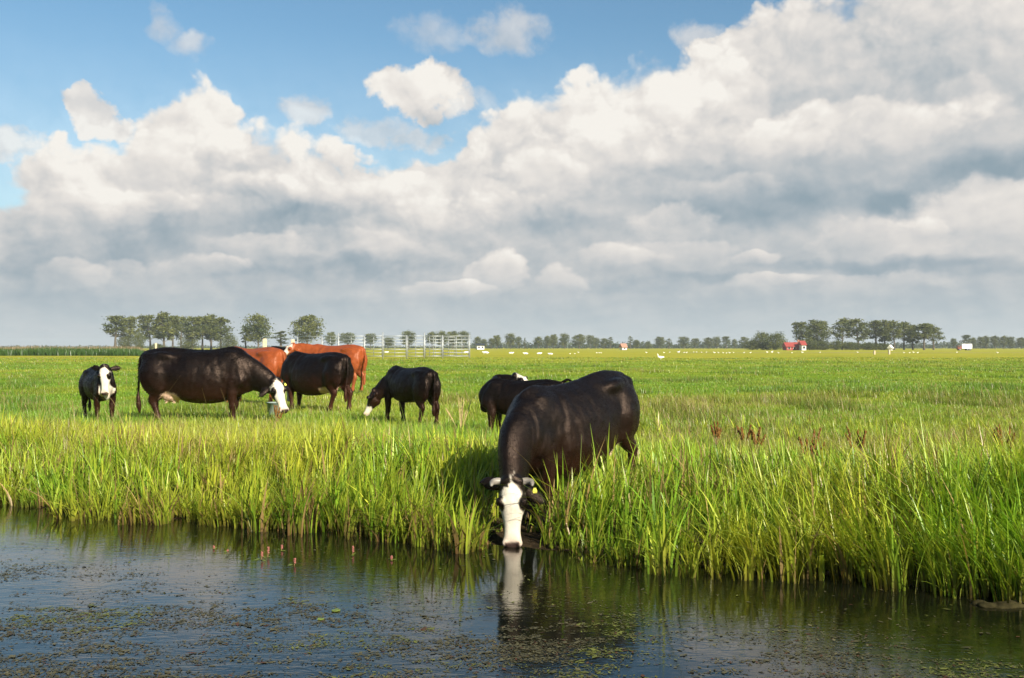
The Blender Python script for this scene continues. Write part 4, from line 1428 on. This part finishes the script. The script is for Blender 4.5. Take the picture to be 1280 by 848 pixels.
def build_pen():
    d = 122.0
    root = empty('cattle_pen', (xat(480, d), d, gz(xat(480, d), d)))
    tag(root, 'galvanised metal cattle pen of barred gates behind the red cow', 'pen')
    z0 = 0.0
    H = (HOR - 420.5) / F * d + CAM_Z - root.location.z

    def rel(px, dd):
        return Vector((xat(px, dd) - root.location.x, dd - d, 0))
    # gates: (px0, depth0, px1, depth1)
    runs = [(372, 128, 402, 124), (403, 124, 423, 122), (423, 122, 455, 121), (456, 121, 478, 120), (479, 120, 508, 120), (509, 120, 530, 120), (531, 120, 553, 120), (553.5, 120, 587, 120.5),
            (536, 121, 552, 132), (552, 132, 569, 132), (569, 132, 586, 122)]
    for (p0, d0, p1, d1) in runs:
        a = rel(p0 + .8, d0); b = rel(p1 - .8, d1)
        bm = bmesh.new()
        for k in range(7):
            zz = .35 + (H - .35) * k / 6
            rod(bm, a + Vector((0, 0, zz)), b + Vector((0, 0, zz)), .042 if k in (0, 6) else .034)
        for q in (a, b, a.lerp(b, .5)):
            rod(bm, q + Vector((0, 0.09, .3)), q + Vector((0, 0.09, H + .02)), .034)
        bm_obj('gate', bm, M_STEEL, root, True)
    for px, dd, e in ((372, 128, .0), (402.5, 124, .0), (423, 122, .35), (455.5, 121, .0), (478.5, 120, .45), (508.5, 120, .1), (530.5, 120, .42), (553.2, 120, .1), (587, 120.5, .15)):
        bm = bmesh.new()
        a = rel(px, dd)
        rod(bm, a + Vector((0, 0, -.2)), a + Vector((0, 0, H + e)), .065)
        bm_obj('post', bm, M_STEEL, root, True)


build_pen()


def wood_post(px, top, d, wid, label):
    x = xat(px, d); z = gz(x, d)
    h = (HOR - top) / F * d + CAM_Z - z
    bm = bmesh.new()
    w = wid / F * d
    box_bm(bm, (0, 0, h / 2 - .1), (w, w, h + .2), .2, w * .12)
    o = bm_obj('wooden_post', bm, M_WOOD)
    o.location = (x, d, z)
    tag(o, label, 'post', 'wooden fence posts')


wood_post(331, 423.5, 44, 5.0, 'thick pale wooden post rising behind the back of the first red cow')
wood_post(366, 424.5, 44, 4.6, 'pale wooden post rising above the white head of the red-orange cow')
wood_post(195, 429, 150, 2.4, 'pale wooden post under the tall left row, above the biggest black cow')
wood_post(1093, 438.5, 190, 2.0, 'short pale field post, left of the two under the big right row')
wood_post(1111.5, 437.5, 190, 2.0, 'short pale field post, right of the two under the big right row')


def build_bucket():
    d = 20.6
    x = xat(343, d); z = gz(x, d)
    bm = bmesh.new()
    prof = [(.0, .01), (.115, .01), (.125, .03), (.150, .27), (.158, .27), (.158, .285), (.143, .285), (.120, .05), (.0, .04)]
    K = 20
    rings = []
    for (r, zz) in prof:
        rings.append([bm.verts.new((max(r, .0005) * math.cos(2 * math.pi * j / K), max(r, .0005) * math.sin(2 * math.pi * j / K), zz)) for j in range(K)])
    for i in range(len(rings) - 1):
        for j in range(K):
            bm.faces.new((rings[i][j], rings[i][(j + 1) % K], rings[i + 1][(j + 1) % K], rings[i + 1][j]))
    root = empty('feed_bucket', (x, d, z))
    root.scale = (1, 1, 1)
    bm_obj('pail', bm, M_BUCKET, root, True)
    hb = Body()
    hb.tube([(.155, 0, .26), (.13, .10, .20), (0, .165, .16), (-.13, .10, .20), (-.155, 0, .26)], [.006] * 5, n=16, k=6)
    me = bpy.data.meshes.new('handle'); me.from_pydata([tuple(map(float, p)) for p in hb.v], [], hb.f)
    link('handle', me, M_STEEL, root)
    tag(root, 'grey feed bucket standing in the grass under the white cow face', 'bucket')


build_bucket()


# birds
def goose_mesh():
    B = Body()
    B.tube([(-.42, 0, .34), (-.25, 0, .33), (0, 0, .31), (.2, 0, .34), (.30, 0, .40)], [(.03, .03), (.12, .10), (.17, .155), (.14, .14), (.07, .08)], n=14, k=12)
    B.tube([(.26, 0, .40), (.34, 0, .54), (.34, 0, .66), (.40, 0, .70)], [.06, .042, .04, .05], hint=(1, 0, 0), n=10, k=10)
    for s in (1, -1):
        B.tube([(.0, .07 * s, .20), (.0, .07 * s, .0)], [.03, .018], hint=(1, 0, 0), n=4, k=8)
    return B.fuse(.022, 3)


GM = goose_mesh()
set_cols(GM, np.tile(np.array((.8, .79, .75)), (len(GM.vertices), 1)))
bill = Body(); bill.tube([(.43, 0, .695), (.52, 0, .67)], [.026, .012], hint=(0, 1, 0), n=4, k=8)
BILL = bpy.data.meshes.new('bill'); BILL.from_pydata([tuple(map(float, p)) for p in bill.v], [], bill.f)


def goose(px, py, wid, label, group=None, d=None, rz=None):
    d = d or min(CAM_Z * F / max(1.0, py - HOR), 400)
    x = xat(px, d)
    root = empty('goose', (x, d, gz(x, d)), rz if rz is not None else random.choice((0, math.pi)) + random.uniform(-.6, .6))
    s = (wid / F * d) / .85
    root.scale = (s,) * 3
    link('body', GM, None, root); link('bill', BILL, None, root)
    tag(root, label, 'goose', group)


GM.materials.append(M_WHITE); BILL.materials.append(M_BILL)
goose(826, 450.5, 9, 'large white goose alone on the green field above the drinking cow', rz=math.pi)
gG = 'white geese far across the field'
lab = 'tiny white goose among the scattered flock far across the field'
for (px, py, wd) in [(712.5, 443, 2.2), (718.5, 443, 2.2), (723, 441.5, 2.2), (746, 442, 2.2), (749, 442, 2.0), (751.5, 442, 2.0), (808, 442, 2.6), (830, 442, 2.4), (837, 441.5, 2.2), (848, 442, 4.2), (855, 442, 2.6), (858, 442, 2.6),
                     (867, 441, 1.8), (871, 441, 1.8), (877, 441.3, 1.8), (883, 441, 1.8), (893, 442, 3), (898, 441.8, 2.4), (904, 442, 2.4), (908, 442.5, 2.2), (912, 442, 2.6), (917, 441.6, 1.8), (930, 442, 2.6), (938, 442, 2.4), (959, 441.6, 3),
                     (965, 441.6, 3.4), (973, 442, 2.2), (990, 442, 2.2), (1003, 441.7, 3.0), (1025, 441.5, 2.0), (1072, 441.5, 2.4), (1130, 442, 2.4), (1137, 442, 2.2), (1142, 441.5, 2.6), (1147, 442, 2.6), (1196, 441.5, 2.4), (1247, 442, 2.6)]:
    goose(px, py, wd, lab, gG)


def build_sheep():
    # white sheep resting in the yellow strip
    B = Body()
    B.tube([(-.5, 0, .36), (-.2, 0, .40), (.2, 0, .41), (.48, 0, .42)], [(.20, .20), (.27, .27), (.27, .27), (.20, .20)], n=12, k=12)
    B.tube([(.45, 0, .50), (.62, 0, .62), (.78, 0, .54)], [.12, .10, .06], hint=(0, 1, 0), n=8, k=10)
    for sx in (-.34, .32):
        for s in (1, -1):
            B.tube([(sx, .12 * s, .25), (sx, .12 * s, .0)], [.06, .045], hint=(1, 0, 0), n=4, k=8)
    me = B.fuse(.04, 3)
    me.materials.append(M_WHITE)
    for i, (px, py, wd, lb) in enumerate([(583, 441.0, 7, 'white sheep seen at the right end of the metal pen'), (607, 441.4, 8, 'white sheep first to the right of the pen'), (639, 441.6, 6, 'white sheep second to the right of the pen'), (657, 442.2, 6, 'white sheep third to the right of the pen'),
                                          (674, 442, 6, 'white sheep fourth to the right of the pen, beside the fifth'), (688, 442.4, 6, 'white sheep fifth to the right of the pen'), (483, 440.6, 5, 'white sheep seen through the middle of the metal pen')]):
        d = CAM_Z * F / (py - HOR + 1.2)
        o = link('sheep', me)
        x = xat(px, d)
        o.location = (x, d, gz(x, d))
        s = (wd / F * d) / 1.3
        o.scale = (s, s, s * .8)
        o.rotation_euler = (0, 0, (0.2, 2.9, .3, 3.3, 0, 3, .1)[i])
        tag(o, lb, 'sheep', 'white sheep right of the pen')


build_sheep()


def gable(bm, cx, cy, w, dep, h0, h1):
    """solid gabled prism with the ridge along x"""
    v = [bm.verts.new(p) for p in ((cx - w / 2, cy - dep / 2, h0), (cx + w / 2, cy - dep / 2, h0), (cx + w / 2, cy + dep / 2, h0), (cx - w / 2, cy + dep / 2, h0), (cx - w / 2, cy, h1), (cx + w / 2, cy, h1))]
    for f in ((0, 1, 5, 4), (2, 3, 4, 5), (0, 4, 3), (1, 2, 5), (0, 3, 2, 1)):
        bm.faces.new([v[i] for i in f])


def house(name, px, d, w, dep, hw, hr, wall, roof, label, rz=0.0, chimney=True, wins=4):
    x = xat(px, d)
    root = empty(name, (x, d, gz(x, d)), rz)
    bm = bmesh.new(); box_bm(bm, (0, 0, hw / 2 - .2), (w, dep, hw + .4)); bm_obj('wall', bm, wall, root)
    bm = bmesh.new(); gable(bm, 0, 0, w + .8, dep + 1.0, hw + .003, hr); r = bm_obj('roof', bm, roof, root)
    if chimney:
        bm = bmesh.new(); box_bm(bm, (w * .33, 0, hr + .3), (.7, .7, 1.6)); bm_obj('chimney', bm, M_BRICK, r)
    for i in range(wins):
        bm = bmesh.new(); box_bm(bm, (-w / 2 + w * (i + .5) / wins, -dep / 2 - .02, hw * .55), (1.0, .1, hw * .45)); f = bm_obj('window', bm, M_DARK, root)
        bm = bmesh.new()
        for sx in (-1, 1): box_bm(bm, (-w / 2 + w * (i + .5) / wins + sx * .55, -dep / 2 - .03, hw * .55), (.1, .12, hw * .45 + .1))
        bm_obj('frame', bm, M_PLASTER, f)
    tag(root, label, 'house')


house('farmhouse', 991, 440, 7.2, 6.0, 1.5, 3.5, M_ROOF, M_ROOF, 'low farmhouse with a bright red roof left of the big right tree row', .0, True, 3)
house('farmhouse', 1002.5, 436, 1.8, 6, 2.2, 4.2, M_PLASTER, M_ROOF, 'narrow white gabled wing with red roof at the right end of the red farmhouse', .0, False, 1)
house('cottage', 779, 500, 2.6, 2.8, 1.2, 3.2, M_PLASTER, M_BRICK, 'tiny pinkish cottage on the horizon above the drinking cow', .4, False, 1)
house('cottage', 1113, 420, 1.2, 1.4, .9, 2.3, M_PLASTER, M_PLASTER, 'tiny white gabled hut under the middle of the big right tree row', .8, False, 1)
house('barn', 600, 560, 4.0, 5, 2.2, 3.4, M_PLASTER, M_DARK, 'small white barn behind the first small trees right of the pen', .2, False, 2)


def build_truck():
    d = 415.0
    px = 1205.5
    x = xat(px, d)
    root = empty('box_truck', (x, d, gz(x, d)))
    s = 6.3 / 8.0
    root.scale = (s,) * 3
    tag(root, 'white box truck with dark red cab at the far right horizon', 'truck')
    bm = bmesh.new(); box_bm(bm, (.9, 0, 2.2), (5.4, 2.4, 2.5), 0, .06); bm_obj('cargo_box', bm, M_VAN, root)
    bm = bmesh.new(); box_bm(bm, (-2.95, 0, 1.5), (1.9, 2.3, 1.9), 0, .18); cab = bm_obj('cab', bm, M_CAB, root)
    bm = bmesh.new(); box_bm(bm, (-3.1, -1.16, 1.95), (1.0, .06, .6)); bm_obj('window', bm, M_DARK, cab)
    bm = bmesh.new(); box_bm(bm, (-.1, 0, .72), (7.2, .9, .3)); bm_obj('chassis', bm, M_RUBBER, root)
    for wx in (-2.8, 1.2, 2.5):
        for sy in (-1, 1):
            bm = bmesh.new(); rod(bm, (wx, sy * .95, .48), (wx, sy * 1.2, .48), .48, 18); w = bm_obj('wheel', bm, M_RUBBER, root)
            bm = bmesh.new(); rod(bm, (wx, sy * 1.2, .48), (wx, sy * 1.22, .48), .26, 14); bm_obj('rim', bm, M_STEEL, w)


build_truck()

# farm track beyond the field
m_track = simple_mat('track', (.30, .26, .18), .95, .2, .5)
ys = np.array([236.0, 243.0]); xs = np.linspace(40, 190, 60)
V = np.array([(x_, y_ + .04 * (x_ - 40), gz(x_, y_ + .04 * (x_ - 40)) + .03) for y_ in ys for x_ in xs])
q = np.array([(i, i + 1, i + 61, i + 60) for i in range(59)])
tag(link('farm_track', np_mesh('farm_track', V, q), m_track), 'pale farm track under the right tree row', 'track', kind='structure')


# ------------------------------------------------------------------ plants in the grass and on the water
def dock(px, base_d, h, label, mat=M_DOCK, seed=0, pale=False):
    rng = np.random.default_rng(seed)
    x = xat(px, base_d); z = gz(x, base_d)
    root = empty('dock_plant', (x, base_d, z))
    for i in range(6 if not pale else 8):
        B = Body(); S = Body()
        a = rng.uniform(0, 6.28); le = rng.uniform(.10, .40) * h
        p0 = np.array([0, 0, 0]); p2 = np.array([math.cos(a) * le, math.sin(a) * le * .6, h * rng.uniform(.65, 1.05)]); p1 = p2 * .5 + np.array([0, 0, .04])
        B.tube([p0, p0 * .25 + p1 * .5 + p2 * .25, p2], [.004, .0035, .002] if not pale else [.0022, .002, .0012], hint=(0, 1, .1), n=8, k=6)
        me = bpy.data.meshes.new('stem'); me.from_pydata([tuple(map(float, p)) for p in B.v], [], B.f); st = link('stem', me, M_STRAW if pale else M_STEM, root)
        for t in np.linspace(.50, 1, 26):
            c = p0 * (1 - t) ** 2 + 2 * p1 * t * (1 - t) + p2 * t * t
            g = 1.25 - t * .7
            S.ellipsoid(c + rng.normal(0, .010 * g if not pale else .002, 3), (.010 * g, .010 * g, .018) if not pale else (.003, .003, .024), k=6)
        me = bpy.data.meshes.new('seed_head'); me.from_pydata([tuple(map(float, p)) for p in S.v], [], S.f); link('seed_head', me, M_STRAW if pale else mat, st)
    tag(root, label, 'plant', 'dry seed plants in the grass')


dock(576, 16.0, .62, 'pale dry seed plant between the lone heifer and the half hidden calf', seed=1, pale=True)
dock(346, 17.8, .36, 'low reddish dock plant in front of the grey bucket', seed=2)
dock(945, 13.2, .40, 'bushy brown dock plant, nearest to the drinking cow on its right', seed=3)
dock(931, 14.0, .34, 'thin brown dock plant just left of the bushy brown one', seed=4)
dock(1073, 12.2, .50, 'brown dock plant standing in the middle of the right bank grass', seed=5)
dock(1010, 11.3, .54, 'leaning brown dock plant on the right bank, lower than its neighbours', seed=6)
dock(1256, 12.0, .5, 'brown dock plant near the right edge of the bank', seed=7)
dock(896, 14.4, .38, 'faint reddish dock plant close behind the rump of the drinking cow', seed=8)


def spike(px, py, h, label, seed, lie=0):
    d = (CAM_Z - WATER_Z) * F / (py - HOR)
    x = xat(px, d)
    root = empty('bistort', (x, d, WATER_Z - .017))
    root.scale = (.8, .8, .8)
    rng = np.random.default_rng(seed)
    B = Body()
    B.tube([(0, 0, -.02), (.01, 0, h * .5), (.012, .004, h)], [.004, .0035, .003], hint=(0, 1, 0), n=6, k=6)
    me = bpy.data.meshes.new('stem'); me.from_pydata([tuple(map(float, p)) for p in B.v], [], B.f); link('stem', me, M_STEM, root)
    S = Body()
    for k in range(26):
        t = rng.uniform(.5, 1.05)
        a = rng.uniform(0, 6.28)
        S.ellipsoid((.012 + .007 * math.cos(a), .007 * math.sin(a), h * t), (.0055, .0055, .007), k=6)
    me = bpy.data.meshes.new('blossom'); me.from_pydata([tuple(map(float, p)) for p in S.v], [], S.f); link('blossom', me, M_PINK, root)
    # floating leaves
    for k in range(3):
        a = rng.uniform(0, 6.28); l = rng.uniform(.035, .06)
        c, s_ = math.cos(a), math.sin(a)
        pts = [(0, 0), (.3, .22), (.7, .20), (1, 0), (.7, -.20), (.3, -.22)]
        vv = [(l * (c * u - s_ * v) + .02 * c, l * (s_ * u + c * v) + .02 * s_, .024 + .002 * k) for u, v in pts] 
        vb = [(a_, b_, c_ - .0015) for a_, b_, c_ in vv]
        ff = [tuple(range(6)), tuple(range(11, 5, -1))] + [(i, i + 6, (i + 1) % 6 + 6, (i + 1) % 6) for i in range(6)]
        me = bpy.data.meshes.new('leaf'); me.from_pydata(vv + vb, [], ff); link('leaf', me, M_PAD, root)
    tag(root, label, 'water plant', 'pink bistort on the water')


spike(266, 686, .05, 'pink bistort flower farthest left on the ditch water', 1)
spike(283, 689, .03, 'lowest pink bistort, barely above the water right of the leftmost one', 9)
spike(326, 700, .10, 'pink bistort spike, left of the tall close pair', 2)
spike(334, 696, .12, 'tall pink bistort spike, right of the close pair', 3)
spike(351, 688, .07, 'pink bistort spike farther back, right of the close pair', 4)
spike(367, 707, .09, 'pale pink bistort spike nearest to the camera', 5)
spike(440, 693, .10, 'dark pink bistort spike rightmost of all, before the reeds', 6)
spike(488, 700, .06, 'thin pink bistort between the rightmost spike and the cow head', 7)


def pad(px, py, rx, ry, label, rz=0.0):
    d = (CAM_Z - WATER_Z) * F / (py - HOR)
    bm = bmesh.new()
    K = 22
    ring = []
    ring2 = []
    for j in range(K):
        a = 2 * math.pi * j / K
        n = .35 if j == 0 else 1.0
        ring.append(bm.verts.new((rx * n * math.cos(a), ry * n * math.sin(a), .004 + .002 * math.sin(3 * a))))
        ring2.append(bm.verts.new((rx * n * math.cos(a) * .98, ry * n * math.sin(a) * .98, .0)))
    bm.faces.new(ring); bm.faces.new(ring2[::-1])
    for j in range(K):
        bm.faces.new((ring[j], ring2[j], ring2[(j + 1) % K], ring[(j + 1) % K]))
    o = bm_obj('lily_pad', bm, M_PAD)
    o.location = (xat(px, d), d, WATER_Z + .004); o.rotation_euler = (0, 0, rz)
    tag(o, label, 'lily pad', 'floating leaves on the ditch')


pad(572, 688, .055, .05, 'yellow-green lily pad beside the reeds left of the cow muzzle', 2.5)
pad(420, 764, .034, .028, 'yellow-green lily pad alone on open water, left of the cow reflection', 1)
pad(401, 775, .024, .02, 'smaller yellow-green lily pad just below the lone one', 4)


def build_clod():
    d = (CAM_Z - WATER_Z) * F / (757 - HOR)
    rng = np.random.default_rng(3)
    B = Body()
    for k in range(9):
        B.ellipsoid((rng.uniform(-.16, .16), rng.uniform(-.05, .05), rng.uniform(-.02, .01)), (rng.uniform(.05, .10), .05, rng.uniform(.02, .04)))
    me = B.fuse(.012, 2)
    o = link('peat_clod', me, M_SODS)
    o.location = (xat(1258, d), d, WATER_Z)
    tag(o, 'brown peat clod lying in the water at the right edge', 'clod')


build_clod()


def build_water_weed():
    rng = np.random.default_rng(9)
    n0 = 900000
    x = rng.uniform(-4.6, 4.4, n0); y = rng.uniform(4.2, 9.5, n0)
    s = bank_s(x, y)
    a = N1.fbm(x * 1.1 + 10, y * 1.9, 4); f = N3.fbm(x * 6, y * 11, 3)
    reach = 1.5 + .45 * (N2.fbm(x * .6 + 4, y * .6, 3) - .5) * 2 - .12 * np.clip(x, -2, 2)
    zone = smoothstep(reach, reach + 1.0, -s)
    p = zone * smoothstep(.36, .64, a * .55 + f * .45) + .012 * smoothstep(.2, 1.0, -s)
    k = rng.random(n0) < p * .40
    x, y, a, f = x[k], y[k], a[k], f[k]
    n = len(x)
    alg = N4.fbm(x * 1.5 + 31, y * 2.6, 4)
    green = rng.random(n) < smoothstep(.54, .66, alg) * .75
    col = np.array([.062, .055, .026]) * rng.uniform(.5, 1.8, n)[:, None]
    col[green] = np.array([.105, .115, .022]) * rng.uniform(.6, 1.3, (int(green.sum()), 1))
    red = rng.random(n) < .06
    col[red] = np.array([.07, .028, .012])
    ang = rng.uniform(0, 6.28, n)
    l = rng.gamma(2.2, .0032, n) + .0025; w = l * rng.uniform(.2, .6, n)
    dx, dy = np.cos(ang), np.sin(ang)
    z = WATER_Z + .001 + .004 * rng.random(n)
    tilt = rng.uniform(-.05, .15, n) * l
    c = np.stack([x, y, z], -1)
    u = np.stack([dx * l, dy * l, tilt], -1); v = np.stack([-dy * w, dx * w, np.zeros(n)], -1)
    V = np.stack([c - u, c + v, c + u, c - v], 1).reshape(-1, 3)
    V[:, 2] = np.maximum(V[:, 2], WATER_Z + .0008)
    o = link('water_weed', np_mesh('water_weed', V, np.arange(4 * n).reshape(-1, 4), np.repeat(col, 4, axis=0)), M_WEED)
    tag(o, 'brown and green weed floating in mats on the ditch', 'water weed', kind='stuff')
    print('weed', n)


build_water_weed()


def build_haze():
    x0, x1, y0, y1, z0, z1 = -3000, 3000, -120, 3200, -2.2, 27.0
    v = [(x0, y0, z0), (x1, y0, z0), (x1, y1, z0), (x0, y1, z0), (x0, y0, z1), (x1, y0, z1), (x1, y1, z1), (x0, y1, z1)]
    f = [(0, 3, 2, 1), (4, 5, 6, 7), (0, 1, 5, 4), (1, 2, 6, 5), (2, 3, 7, 6), (3, 0, 4, 7)]
    me = bpy.data.meshes.new('haze'); me.from_pydata(v, [], f)
    m = bpy.data.materials.new('haze_air'); m.use_nodes = True
    nt = m.node_tree
    nt.nodes.remove(nt.nodes['Principled BSDF'])
    p = nt.nodes.new('ShaderNodeVolumePrincipled')
    p.inputs['Color'].default_value = (.80, .88, .95, 1)
    p.inputs['Density'].default_value = 0.00019
    p.inputs['Anisotropy'].default_value = 0.1
    nt.links.new(p.outputs[0], nt.nodes['Material Output'].inputs['Volume'])
    o = link('haze', me, m)
    tag(o, 'thin pale haze lying over the far fields', 'haze', kind='stuff')


build_haze()
